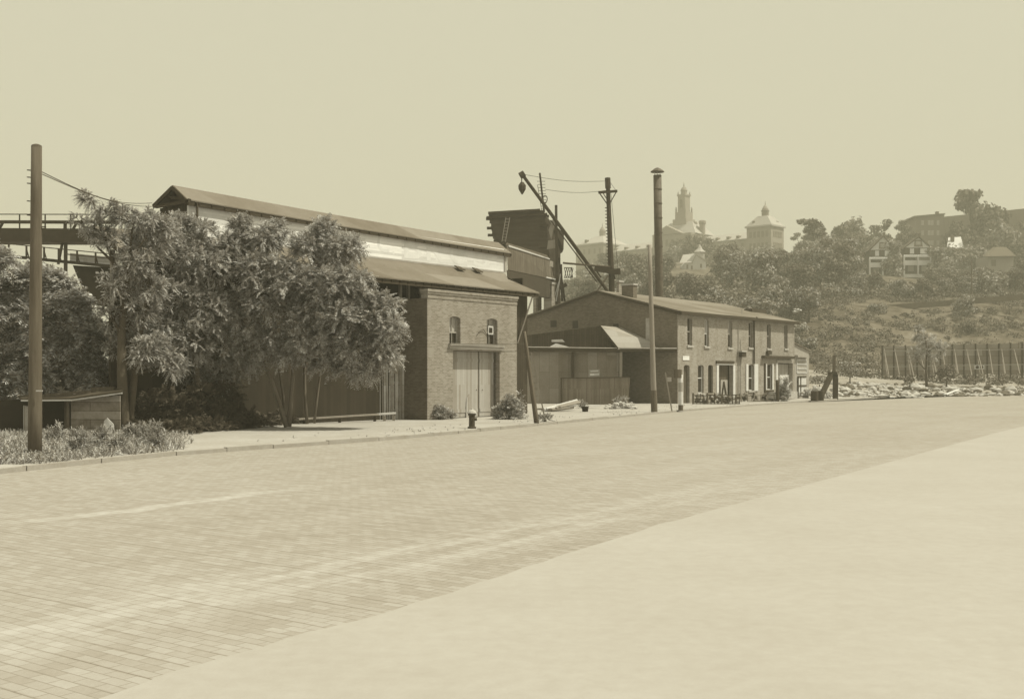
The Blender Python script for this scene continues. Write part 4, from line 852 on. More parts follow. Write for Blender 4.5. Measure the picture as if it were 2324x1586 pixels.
ail_tree('ailanthus_tree', 'tall tree with a pointed top in the middle of the clump', GZ(545, 43, .0),
  [[(528,985,43,.12),(520,900,43,.10),(545,800,43,.09),(550,700,43,.07),(555,600,43,.05)], [(500,930,43.4,.07),(487,860,43.4,.06),(480,780,43.4,.05)]],
  [(548,512,42.5,30,30,.7,24),(540,560,42.5,44,44,1,46),(600,545,42.5,46,38,1,44),(632,520,42.8,26,26,.7,16),(575,610,42,60,50,1.2,60),(600,680,42,66,52,1.3,60),(545,720,42,60,50,1.2,46),(640,620,42,50,46,1.1,46),(600,770,42.3,66,44,1.2,50),(560,820,42.8,60,40,1.1,40),(500,850,43,50,36,.9,26)],
  GT, L=.46, leaf=.125, per=10, dens=1.75)
ail_tree('ailanthus_tree', 'broad tree with bright drooping fronds and thin slanting stems, rightmost in the clump', GZ(646, 43.5, .085),
  [[(650,969,43.2,.10),(636,920,43.2,.085),(618,868,43,.08),(600,820,43,.07),(590,760,43,.05)],[(656,968,43.3,.10),(661,900,43.3,.085),(666,836,43.3,.08),(680,740,43,.06),(720,640,43,.04)],[(645,960,43.5,.06),(643,900,43.6,.05),(633,836,43.6,.045),(630,760,43.5,.03)],
   [(697,962,44,.07),(692,900,44,.06),(691,836,44,.06),(720,740,43.6,.05),(770,660,43,.035)],[(713,960,44.2,.06),(720,900,44.2,.05),(728,836,44.2,.05),(790,740,43.6,.04)]],
  [(735,522,42.8,28,30,.8,26),(700,560,42.5,44,40,1,44),(760,570,42.5,46,40,1,44),(798,562,42.6,34,34,.9,26),(680,640,42,54,48,1.2,50),(750,650,42,66,50,1.3,64),(810,650,42,44,50,1.1,44),(700,720,42,60,44,1.2,50),(780,720,41.8,66,50,1.3,64),(850,712,42,60,54,1.1,56),(882,742,41.8,44,44,.9,34),(878,690,42.2,36,30,.8,16),(720,775,41.8,60,34,1.0,34),(800,782,41.8,60,44,1.1,44),(868,798,42,44,42,.9,30),(655,800,42.3,44,36,.8,26),(740,815,42.5,50,34,.8,26),(690,770,41.6,50,40,.8,26),(800,835,42.6,40,30,.7,16),(836,835,42,28,30,.7,15)],
  GT, L=.52, leaf=.14, per=9, dens=1.7)
ail_tree('ailanthus_tree', 'large low tree with long banded fronds behind the shack at the left edge', GZ(150, 43, .0),
  [[(150,990,43,.14),(148,900,43,.12),(140,800,43,.1),(120,700,43,.06)],[(150,900,43,.1),(190,800,42.6,.07),(210,740,42.5,.04)]],
  [(70,640,42.5,46,44,1.1,40),(120,650,42.5,44,44,1.1,40),(165,700,42.2,50,50,1.2,46),(90,720,42,60,56,1.2,56),(205,760,42,44,46,1.1,36),(140,780,41.8,66,50,1.3,60),(70,800,41.8,60,56,1.2,50),(200,830,42,50,44,1,36),(130,850,41.8,70,40,1.1,44),(60,870,41.6,50,44,1,36),(225,870,42.2,34,30,.8,16),(10,700,42,66,80,1.4,70),(-40,800,42,80,90,1.6,80),(-20,880,42,70,44,1.3,50)],
  GT, L=.80, leaf=.20, per=8, dens=1.2)
ail_tree('ailanthus_tree', 'tree just outside the left pole with fronds showing left of it', GZ(-90, 40, .0),
  [[(-90,1000,40,.16),(-92,850,40,.12),(-80,700,40,.08),(-60,600,40,.05)]], [(-70,560,40,50,50,1.2,40),(-110,620,40,80,70,1.5,60),(-20,590,40,46,40,1,30),(-120,760,40,90,90,1.6,70)], GT, L=.7)
# dark bushes added to carry the shade under the clump
def shrub(name, label, u, v, d, ru, rv, dp, n, m, L=.35, leaf=.12, per=8, group=None, cat='shrub', z0=.05):
    base = GZ(u, d, z0 if z0 is not None else 0); c = P(u, v, d); t = thing(name, label, cat, tuple(base), group=group); org = base
    x = unit(rng.normal(0,1,(n,3))); x[:,2] = np.abs(x[:,2])*.9-.15; o_ = x*rng.uniform(.3,1,(n,1))*np.array([ru/FOC*d, dp, rv/FOC*d]); c2 = np.array([c.x, c.y, base.z+.15])
    B = c2+o_; B[:,2] = np.maximum(B[:,2], base.z+.04); D = unit(o_+np.array([0,0,.3])); fd = np.repeat(D, per, 0)+rng.normal(0,.6,(n*per,3)); Ls = rng.uniform(.6,1.1,n*per)*L
    Q = fronds(np.repeat(B, per, 0), fd, Ls, nl=6, leaf=leaf*.7/ L * L/.35*.5 if False else leaf, wid=.09, droop=.3)
    quads_obj('leaves', Q, m, t, org); tb = MB()
    for k in range(7): q = Vector(B[rng.integers(n)])-org; tb.tube([(random.uniform(-.1,.1),0,-.05), q*.6, q], [.02,.014,.006], 5)
    tb.build('stems', m_barkdark, t); return t
m_under = mat('shaded undergrowth leaf', .09, .3, 1.5, .7, trans=.1)  # leaf tone darkened to carry the tree shade; potted plants share it
GU = 'dark bushes added for the shade beneath the tree clump'
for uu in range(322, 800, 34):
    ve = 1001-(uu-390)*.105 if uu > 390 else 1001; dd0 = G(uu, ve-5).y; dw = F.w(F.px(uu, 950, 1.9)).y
    shrub('shade_bush', 'added dark bush carrying the deep shade beneath the clump of trees', uu, ve-22, dd0+.9, 34, 26 if uu < 640 else 12, .7, 34, m_under, L=.35, leaf=.14, group=GU, z0=.06)
    if dw-1.0 > dd0+1.6 and uu < 600: shrub('shade_bush', 'added dark bush carrying the deep shade beneath the clump of trees', uu+14, 930, (dw-1.2), 34, random.uniform(90, 150), .9, 60, m_under, L=.5, leaf=.2, group=GU, z0=.06)
shrub('shade_bush', 'added dark bush carrying the shade low behind the shack beside the double trunk', 240, 900, 42.4, 60, 150, 1.2, 60, m_under, L=.5, leaf=.2, z0=0)
shrub('gatehouse_shrub', 'leafy shrub at the left foot of the sunlit gatehouse wall', 994, 918, 51.0, 22, 34, .4, 34, m_weed, L=.36, leaf=.16)
shrub('gatehouse_shrub', 'smaller shrub just left of the grey gatehouse door', 1022, 930, 51.6, 14, 20, .35, 18, m_weed, L=.32, leaf=.15)
shrub('gatehouse_shrub', 'wide shrub climbing the gatehouse corner beside the leaning pole', 1156, 898, 51.5, 32, 62, .5, 80, m_weed, L=.42, leaf=.18)
shrub('gatehouse_shrub', 'upright leafy shoot above the shrub at the gatehouse corner', 1178, 860, 53.0, 16, 80, .4, 26, m_weed, L=.36, leaf=.16)
shrub('pole_weed', 'weedy tuft round the foot of the leaning pole', 1236, 945, 48.6, 14, 18, .3, 16, m_weed, L=.3, leaf=.12)
shrub('fence_weed', 'pale weed by the metal fence behind the black bucket', 1322, 905, 68, 8, 26, .3, 12, m_weed, L=.35, leaf=.12)
shrub('fence_weed', 'pale weed growing above the rubble at the slanted fence end', 1410, 905, 70, 16, 30, .4, 20, m_weed, L=.4, leaf=.14)
# individual bushes on the left verge and the ground cover round them
for (u,v,ru,rv,n,lb) in ((357,1022,18,52,30,'feathery bush at the right end of the weedy verge'),(334,1014,18,44,26,'tall seeded weed left of the feathery verge bush'),(302,1004,24,34,28,'bush at the foot of the double trunk'),(236,1020,24,40,30,'bush before the pale broken board'),(182,1032,28,44,36,'rounded grassy bush in front of the shack doorway post'),(122,1008,20,36,22,'weed clump in the dark shack doorway'),(272,1028,20,22,20,'low bush near the kerb below the double trunk')):
    d = G(u,v,.085).y+.3; shrub('verge_bush', lb, u, v, d, ru, rv*1.3, .5, int(n*2.2), m_weed, L=.26, leaf=.05, per=10, group='bushes on the weedy verge', z0=.085)
N_ = 9500; Bs = []; rr = rng
uq = rr.uniform(-260, 520, N_); dq = rr.uniform(25.5, 37.5, N_)
kx = np.array([p.x for p in KERB]); ky = np.array([p.y for p in KERB]); Xq = (uq-CU)/FOC*dq; kyq = np.interp(Xq, kx, ky)
ok = (dq > kyq+.45)&(rr.uniform(0,1,N_) < np.clip((440-uq)/110,0,1)*np.clip((dq-kyq)/2.5,.12,1)); Xq, dq = Xq[ok], dq[ok]; n = len(Xq)
Bs = np.stack([Xq, dq, np.full(n,.08)],1); per = 3; D = rng.normal(0,.55,(n*per,3)); D[:,2] = np.abs(D[:,2])+.8
Q = fronds(np.repeat(Bs,per,0), D, rng.uniform(.10,.40,n*per), nl=6, leaf=.07, wid=.06, droop=.25)
V = Q.reshape(-1,3); tag(mesh_np('verge_weeds', V, np.arange(len(V)).reshape(-1,4), m_weed), 'weeds and grass covering the dusty verge', 'weeds', kind='stuff')
# sparse tufts on the rest of the verge
N_ = 700; tq = rr.uniform(0,1,N_); Xq = 30*tq-6+rr.normal(0,1.5,N_); kyq = np.interp(Xq, kx, ky); dq = kyq+rr.uniform(.3,6.5,N_); kk = rr.uniform(0,1,N_) < .35+.4*np.sin(Xq*1.3)
Bs = np.stack([Xq,dq,np.full(N_,.085)],1)[kk]; n = len(Bs); D = rng.normal(0,.7,(n*5,3)); D[:,2] = np.abs(D[:,2])+.3
Q = fronds(np.repeat(Bs+rng.normal(0,.05,(n,3))*[1,1,0],5,0), D, rng.uniform(.04,.14,n*5), nl=4, leaf=.06, wid=.05); V = Q.reshape(-1,3)
tag(mesh_np('verge_grass', V, np.arange(len(V)).reshape(-1,4), m_weed), 'sparse grass tufts along the kerb and bare verge', 'grass', kind='stuff')

# ---------------------------------------------------------------- small things by the house
def rubble(name, label, pts, m, kind='stuff', cat='rubble'):
    b = MB()
    for (p, r) in pts: b.rock(p, r, random.uniform(.45,.8))
    return tag(b.build(name, m), label, cat, kind=kind)
rubble('rubble_heap', 'pale heap of stones at the slanted end of the low metal fence', [(GZ(random.gauss(1408,14) if k < 40 else random.gauss(1432,9), random.uniform(66.5,68.5), random.uniform(.08,.42 if k < 40 else .2)), random.uniform(.1,.25)) for k in range(60)], m_stone)
jf = thing('iron_fence', 'low rusty iron fence hung with scrap before the left cart door of the house', 'fence', tuple(G(1625, 918, .05)))
d = 77.5
for v in (897, 905, 914, 917): MB().bar(P(1573,v,d), P(1679,v-1,d), .06).build('fence_rail', m_rust, jf, world=True)
b = MB()
for k in range(14): u = 1573+k*8.1; b.bar(P(u,918,d), P(u,893+random.uniform(-2,3),d), .06 if k % 4 else .12)
b.each('fence_post', m_rust, jf, world=True)
b = MB()
for k in range(26): b.rock(P(random.uniform(1576,1676), random.uniform(896,913), d+random.uniform(.1,.5)), random.uniform(.12,.3), .6)
tag(b.build('scrap_pile', m_rust), 'scrap iron piled behind the low rusty fence', 'scrap', kind='stuff')
b = MB()
for k in range(16): b.rock(P(random.uniform(1580,1676), random.uniform(896,912), d+random.uniform(-.1,.1)), random.uniform(.08,.16), .5)
tag(b.build('scrap_stones', m_stone), 'pale stones lodged along the rusty fence', 'stones', kind='stuff')
jf2 = thing('garden_fence', 'second low fence with a dark bottom board in front of the shuttered windows', 'fence', tuple(GZ(1720, 84, .05)))
d = 84
MB().bar(P(1700,913,d), P(1759,909,d+2), .08, .2).build('bottom_board', m_rust, jf2, world=True); MB().bar(P(1680,899,d), P(1759,896,d+2), .05).build('top_rail', m_rust, jf2, world=True)
b = MB()
for k in range(6): u = 1682+k*15; b.bar(P(u,914,d+k*.35), P(u,895,d+k*.35), .08)
b.each('fence_post', m_polelight, jf2, world=True)
for (u,v,r,lb) in ((1712,886,.34,'dark round tub plant below the shuttered window'),(1733,895,.4,'dark bushy plant between the two shuttered windows'),(1690,902,.25,'small dark plant by the drainpipe foot')):
    shrub('potted_plant', lb, u, v, 85.5, 7, 18, .25, 14, m_under, L=.3, leaf=.14)
tag(pole('short_post', 'x', 'post', 1765, 911, 1764, 862, 8, 7, m_dark)[0], 'short thick dark post between the garden fence and the stone step', 'post')
shrub('step_bush', 'spiky fronded bush in front of the second cart door', 1778, 895, 86, 18, 60, .5, 40, m_leaf, L=.7, leaf=.2, per=6)
# oil drums, timber frame, gravel
dr_ = []
for i, (u, v) in enumerate(((1848.5, 910), (1863.5, 909))):
    q = G(u, v, .05); dq_ = q.y; t = thing('oil_drum', ['larger ribbed black drum, the left one of the pair beyond the annex', 'second black drum half hidden behind its larger neighbour'][i], 'drum', (q.x, q.y, .05), group='drums beyond the annex')
    r = [8.6, 6.4][i]/FOC*dq_; hh = 22/FOC*dq_; MB().lathe((0,0,0), [(r,0),(r,.02),(r*.97,.03),(r*.97,hh*.32),(r,hh*.34),(r*.97,hh*.36),(r*.97,hh*.64),(r,hh*.66),(r*.97,hh*.68),(r*.97,hh*.97),(r,hh)], 18).build('drum_body', m_dark, t); MB().lathe((0,0,hh+.001), [(r*.9,0),(r*.88,.01)], 16).build('drum_lid', m_rust, t)
tf = thing('timber_hoist', 'dark leaning timber hoist beside the drums with a thin post rising behind it', 'hoist', tuple(GZ(1890, 95, .0)))
d = 95; MB().bar(P(1862,902,d-1), P(1886,851,d), .35).bar(P(1880,849,d), P(1899,849,d), .3, .4).bar(P(1896,908,d), P(1896,850,d), .4, .3).each('heavy_timber', m_dark, tf, world=True)
MB().bar(P(1899,906,d+.2), P(1901,858,d+.2), .12).build('light_face', m_palewood, tf, world=True)
MB().bar(P(1893,850,d+.5), P(1893,806,d+.5), .22).build('thin_post', m_pole, tf, world=True)
rubble('gravel_heap', 'coarse heap of pale rubble behind the two drums', [(GZ(random.gauss(1852,13), random.uniform(96,98), random.uniform(.2,1.2)), random.uniform(.15,.4)) for k in range(50)]+[(GZ(random.gauss(1880,8), 96.5, random.uniform(.1,.5)), random.uniform(.1,.25)) for k in range(25)], m_stone)
# ---------------------------------------------------------------- rubble lot at the right
def TG(u, d, dz=0): X = (u-CU)/FOC*d; return Vector((X, d, TZ(X, d)+dz))
pts1, pts2 = [], []
for k in range(1100):
    d = random.uniform(101, 132); u = random.uniform(1890, 2420)
    if d < 99+.55*max(0, (u-CU)/FOC*d-29.5)*.9+2: continue
    p = TG(u, d); (pts1 if random.random() < .52 else pts2).append((p, random.uniform(.08,.46)*(1.9 if random.random() < .12 else 1)))
rubble('lot_rubble', 'pale stones and broken slabs strewn over the vacant lot', pts1, m_stone)
rubble('lot_debris', 'dark clods and debris strewn over the vacant lot', pts2, m_rust)
for (u, d, r, lb) in ((2000,104,.95,'long flat pale rock near the road at the left of the lot'),(2070,103.5,.8,'rounded pale log-like rock with a dark end near the road'),(2160,122,1.5,'large whitish boulder mound right of the sapling'),(2092,124,.9,'mid sized pale boulder left of the sapling'),(1950,106,1.0,'broad low pale mound behind the timber frame')):
    p = TG(u, d); tag(MB().rock(p, r, .45).rock(p+Vector((r*.9,0,-.05)), r*.7, .4).build('boulder', m_stone), lb, 'rock', 'boulders in the vacant lot')
p = TG(2158, 112); tag(MB().slab([TG(2141,111.5,.1), TG(2150,111,.15), TG(2178,113.5,.65), TG(2168,114,.5)], (0,.1,.06)).build('white_board', m_trim), 'white board lying tilted on the slope of the vacant lot', 'board')
# sapling
ail_tree('sapling', 'young ailanthus sapling with a thin bare trunk in the vacant lot', TG(2102, 118), [[(2103,878,118,.16),(2101,840,118,.12),(2104,800,118,.10),(2100,760,118,.07)]],
  [(2081,752,118,14,20,.9,12),(2100,768,118,26,22,1.3,22),(2118,782,118,26,20,1.3,20),(2088,790,118,20,18,1.1,16),(2108,806,118,28,18,1.3,20),(2138,790,118,20,14,1,12),(2078,812,118,12,14,.8,8)], None, L=.75, leaf=.22, per=6, dens=.7, mleaf=m_leaf2, mbark=m_barkdark)
def lumpbush(name, label, u, v, d, ru, rv, dp, n, m, group=None, size=.45, cat='bush'):
    X = (u-CU)/FOC*d; base = Vector((X, d, TZ(X, d)-.1)); t = thing(name, label, cat, tuple(base), group=group); c = P(u, v, d)-base
    Q = cards([(c.x, c.y, c.z, ru/FOC*d, dp, rv/FOC*d)], n, size); V = Q.reshape(-1,3); mesh_np('leaves', V, np.arange(len(V)).reshape(-1,4), m, t)
    MB().tube([(0,0,-.2),(c.x*.5,0,max(.3,c.z*.6))], [.12,.05], 6).build('stem', m_barkdark, t); return t
def cards(blobs, n_each, size, up=.35):
    """leaf clumps: small bent quads over and inside lumpy ellipsoids"""
    out = []
    for (x,y,z,rx,ry,rz) in blobs:
        n = n_each; d = unit(rng.normal(0,1,(n,3))); d[:,2] = d[:,2]*.8+.12; d = unit(d)
        lump = 1+.22*np.sin(d[:,:1]*4.3+x)*np.cos(d[:,1:2]*5.1+y)+.15*np.sin(d[:,2:]*9+z)
        r = rng.uniform(.55,1.02,(n,1))**.5*lump; c = np.array([x,y,z])+d*r*np.array([rx,ry,rz])
        nrm = unit(d+np.array([0,0,up])+rng.normal(0,.55,(n,3))); a = unit(np.cross(nrm, rng.normal(0,1,(n,3)))); b_ = np.cross(nrm, a)
        s = size*rng.uniform(.45,1.15,(n,1)); e = rng.uniform(.45,.9,(n,1))
        out.append(np.stack([c-a*s*.5, c-b_*s*e*.5+nrm*s*.1, c+a*s*.5, c+b_*s*e*.5-nrm*s*.05], 1))
    return np.concatenate(out)
lumpbush('lot_bush', 'round dark bush right of the sapling trunk in the lot', 2148, 846, 124, 21, 18, 1.0, 900, m_hillleaf, size=.28)
lumpbush('lot_bush', 'wide pale bush behind the wire fence by the timber frame', 1929, 838, 128, 26, 20, 1.2, 1000, m_hillleaf2, size=.28)
lumpbush('lot_bush', 'low pale bush between the annex and the timber frame', 1860, 862, 112, 26, 10, 1.0, 600, m_hillleaf2, size=.25)
lumpbush('lot_bush', 'small dark shrub in front of the billboard at the left', 2065, 862, 122, 12, 9, .6, 300, m_hillleaf, size=.25)
# billboard seen from behind
bb = thing('billboard', 'long billboard seen from behind with pale raking struts on the vacant lot', 'billboard', tuple(TG(2130, 136)))
def PB(u, v, o=0): d = 137-(u-2000)*.012; return P(u, v, d+o)
MB().slab([PB(2001,852), PB(2420,846), PB(2420,778), PB(2160,782), PB(2001,787)], (0,.1,0)).build('board_back', mat('billboard back boards', .26, .2, 1, kind='hplank', a=6, b=.9, gap=.04, gapv=.6), bb, world=True)
b = MB()
for k in range(16): u = 2002+k*26.5; b.bar(PB(u,858,-.12), PB(u,784-(u-2001)*.02,-.12), .13)
b.each('upright', m_dark, bb, world=True)
for k in range(15):
    u = 2004+k*27+random.uniform(-3,3); s_ = MB().bar(PB(u,792,-.2), PB(u+random.uniform(8,15),850+random.uniform(-3,6),-2.6), .10)
    if k % 2 == 0: s_.bar(PB(u+2,815,-.2), PB(u+7,850,-1.6), .08)
    s_.each('strut', m_polelight, bb, world=True)
MB().bar(PB(2004,797,-.5), PB(2420,791,-.5), .09).bar(PB(2010,832.5,-1.4), PB(2420,825,-1.4), .09).each('strut_rail', m_greytrim, bb, world=True)
sg = thing('round_reflector_board', 'small white board with two black discs hung on the billboard struts', 'sign', tuple(PB(2222, 833, -1.7)))
MB().slab([PB(2212,838,-1.7), PB(2234,838,-1.7), PB(2234,828.5,-1.7), PB(2212,828.5,-1.7)], (0,.08,0)).build('board', m_trim, sg, world=True)
for u in (2217.5, 2228): p = PB(u,833.2,-1.75); MB().tube([p, p+Vector((0,-.08,0))], .19, 14).build('disc', m_black, sg, world=True)
# wire fence on posts behind the frame
wf = thing('wire_fence', 'thin wire fence on slim posts across the lot left of the billboard', 'fence', tuple(TG(1930, 132)))
for u, v0, v1 in ((1858,838,800),(1901,842,776),(1938,836,798),(1870,836,802)): MB().bar(P(u,v0+8,132), P(u,v1,132), .09).build('post', m_polelight, wf, world=True)
for (va, vb_) in ((777,776),(799,799),(810,806)): MB().bar(P(1838,va+1,132), P(2001,vb_,132), .05).build('wire', m_polelight, wf, world=True)

# ---------------------------------------------------------------- buildings on the hill
def simple_frame(u, d, ratio, z): X = (u-CU)/FOC*d; f = Frame(X, d, ratio); return f
# college-like institution with central tower
cx1, cy1 = (1708-CU)/FOC*420, 420.0; cx0, cy0 = (1369-CU)/FOC*471, 471.0
class CF(Frame):
    def __init__(s):
        s.o = Vector((cx0, cy0)); dv = Vector((cx1-cx0, cy1-cy0)); s.L = dv.length; s.xd = dv.normalized(); s.yd = Vector((-s.xd.y, s.xd.x)); s.rz = math.atan2(s.xd.y, s.xd.x); s.loc = (cx0, cy0, 0)
C = CF(); L = C.L
co = thing('hilltop_college', 'hazy long stone institution on the hilltop with a tall domed central tower', 'building', C.loc, C.rz)
EZ = 58.3
def pane(par, x0, x1, z0, z1, y, m=None, name='window'): return MB().box(x0, x1, y-.12, y+.02, z0, z1).build(name, m or m_roofdark, par)
m_collwin = mat('dark college windows', .17, .2, 1)
b = MB(); b.box(0, L, 2.0, 14, 34, EZ-3.2); b.build('wing_wall', m_college, co)
b = MB(); zr = EZ+.2
for (xa, xb) in ((0, L*.42), (L*.66, L)): b.slab([(xa,1.6,EZ-3.1),(xb,1.6,EZ-3.1),(xb,8,zr),(xa,8,zr)], (0,0,.3)).slab([(xa,8,zr),(xb,8,zr),(xb,14.4,EZ-3.1),(xa,14.4,EZ-3.1)], (0,0,.3))
b.build('wing_roof', m_slate, co)
wn = MB()
for k in range(20):
    x = 2+k*(L-4)/19
    if L*.40 < x < L*.68: continue
    for zz in (EZ-6.6, EZ-10.6, EZ-14.8): wn.box(x-.6, x+.6, 1.9, 2.05, zz, zz+2.1)
wn.each('window', m_collwin, co)
dn = MB()
for x in (L*.06, L*.14, L*.22, L*.30, L*.70, L*.76, L*.83, L*.89): dn.box(x-.6, x+.6, 2.2, 5, EZ-2.9, EZ-1.3)
dn.each('dormer', m_collwin, co)
for i, (xa, xb, yb, nm) in enumerate(((-13, 2.5, 15, 'west'), (L-.8, L+9.8, 6.5, 'east'))):
    p = MB().box(xa, xb, -3, yb, 34, EZ+.4).build('pavilion', m_college, co); MB().box(xa-.6, xb+.6, -3.6, yb+.6, EZ+.41, EZ+1.0).build('cornice', m_stone, p)
    xm, ym = (xa+xb)/2, (-3+yb)/2; r = MB(); q = [(xa-.4,-3.4),(xb+.4,-3.4),(xb+.4,yb+.4),(xa-.4,yb+.4)]; t_ = [(xm-2.2,ym-2.2),(xm+2.2,ym-2.2),(xm+2.2,ym+2.2),(xm-2.2,ym+2.2)]
    r.add([(*c, EZ+1.01) for c in q]+[(*c, EZ+4.9) for c in t_], [(0,1,5,4),(1,2,6,5),(2,3,7,6),(3,0,4,7),(4,5,6,7)]); r.build('pavilion_roof', m_slate, p)
    cp = MB().lathe((xm,ym,EZ+4.8), [(1.35,0),(1.35,2.0),(1.6,2.1),(1.6,2.35),(1.0,2.5)], 10).build('cupola', m_collwin if i else m_college, p)
    MB().lathe((xm,ym,EZ+7.3), [(1.3,0),(1.2,.6),(.6,1.6),(.2,2.0),(.06,3.6)], 10).build('cupola_cap', m_college, p)
    wv = MB()
    for k in range(5):
        x = xa+1.8+k*(xb-xa-3.6)/4
        for zz in (EZ-3.6, EZ-8.0, EZ-12.5): wv.box(x-.55, x+.55, -3.12, -2.9, zz, zz+2.3)
    for k in range(5):
        y = -1+k*(yb-1)/4
        for zz in (EZ-3.6, EZ-8.0, EZ-12.5): wv.box(xb-.05, xb+.1, y-.5, y+.5, zz, zz+2.3)
    wv.each('window', m_collwin, p); MB().box(xm-3.2, xm-2.2, -2.4, -.8, EZ+1.2, EZ+3.0).box(xb-3.2, xb-1.0, 3, 4.4, EZ+1.2, EZ+2.9).each('dormer', m_roofdark, p)
# central block, portico gable, tower
xc = L*.50
cb = MB().box(xc-8.5, xc+10.5, -3, 14, 34, EZ+1.2).build('central_block', m_college, co)
MB().slab([(xc-8.7,-3.4,EZ+1.3),(xc+6.3,-3.4,EZ+1.3),(xc-1.2,-3.4,EZ+5.0)], (0,3,0)).build('portico_gable', m_college, cb)
MB().add([(xc-8.9,-.2,EZ+1.25),(xc+10.8,-.2,EZ+1.25),(xc+10.8,14.4,EZ+1.25),(xc-8.9,14.4,EZ+1.25),(xc-5,4.6,EZ+7),(xc+6,4.6,EZ+7),(xc+6,9,EZ+7),(xc-5,9,EZ+7)], [(0,1,5,4),(1,2,6,5),(2,3,7,6),(3,0,4,7),(4,5,6,7)]).build('central_roof', m_slate, cb)
wv = MB()
for k in range(5):
    x = xc-6.6+k*2.7
    for zz in (EZ-3.4, EZ-8): wv.box(x-.6, x+.6, -3.15, -2.9, zz, zz+2.6)
wv.each('window', m_collwin, cb)
tw = MB(); cy_ = 6.8; xt = xc+.4
tw.box(xt-3.3, xt+3.3, cy_-3.3, cy_+3.3, EZ+5, EZ+8.2).box(xt-2.6, xt+2.6, cy_-2.6, cy_+2.6, EZ+8.2, EZ+11.2).box(xt-1.8, xt+1.8, cy_-1.8, cy_+1.8, EZ+11.2, EZ+18.0).box(xt-2.1, xt+2.1, cy_-2.1, cy_+2.1, EZ+18.0, EZ+18.6)
for sx_ in (-1, 1):
    for sy_ in (-1, 1): tw.lathe((xt+sx_*2.3, cy_+sy_*2.3, EZ+11.2), [(.4,0),(.35,1.4),(.1,2.4)], 8).lathe((xt+sx_*1.7, cy_+sy_*1.7, EZ+18.6), [(.3,0),(.25,.7),(.05,1.4)], 8)
to_ = tw.build('tower', m_college, cb)
MB().box(xt-.6, xt+.6, cy_-1.95, cy_-1.7, EZ+13, EZ+16.4).box(xt-1.9,xt-1.7,cy_-.5,cy_+.5,EZ+13,EZ+16).each('belfry_opening', m_collwin, to_)
MB().lathe((xt,cy_,EZ+18.6), [(1.25,0),(1.25,1.5),(1.45,1.6),(1.3,2.2),(.8,3.0),(.3,3.4),(.25,4.0),(.05,5.2)], 12).build('tower_dome', m_college, to_)
for x in (xc+5.9, xc+10.0): c_ = MB().lathe((x,6,EZ-4), [(1.25,0),(1.2,9.3),(1.5,9.6),(1.5,10.6),(1.2,10.9)], 10).build('round_chimney', m_college, co)
# small church like house with steeple below the college
d = 330.0; zc = CH+(HV-620)/FOC*d
ch = thing('steepled_house', 'small pale gabled house with a pointed turret half hidden in the hillside trees', 'house', tuple(P(1572, 622, d)))
MB().slab([P(1550,640,d), P(1602,640,d), P(1602,592,d), P(1577,575,d), P(1552,600,d)], (0,8,0)).build('wall', mat('pale hill stucco', .55, .08, 1), ch, world=True)
MB().slab([P(1543,597,d-.4), P(1551,580,d+3), P(1578,577,d+3), P(1569,596,d-.4)], (0,.5,.3)).build('roof', m_slate, ch, world=True)
MB().slab([P(1569,597,d-.3),P(1580,575,d-.3),P(1602,590,d-.3),P(1602,594,d-.3),P(1580,579,d-.3),P(1572,597,d-.3)], (0,.4,0)).build('gable_trim', m_greytrim, ch, world=True)
p = P(1588,578,d+2); MB().lathe(p, [(1.5,-2),(1.5,.6),(1.9,.7),(.8,1.8),(.08,3.2)], 8).build('turret', m_slate, ch, world=True)
for (u, v) in ((1568,612),(1589,608),(1558,610)): MB().slab([P(u,v,d-.1),P(u+4,v,d-.1),P(u+4,v-9,d-.1),P(u,v-9,d-.1)], (0,.05,0)).build('window', m_collwin, ch, world=True)

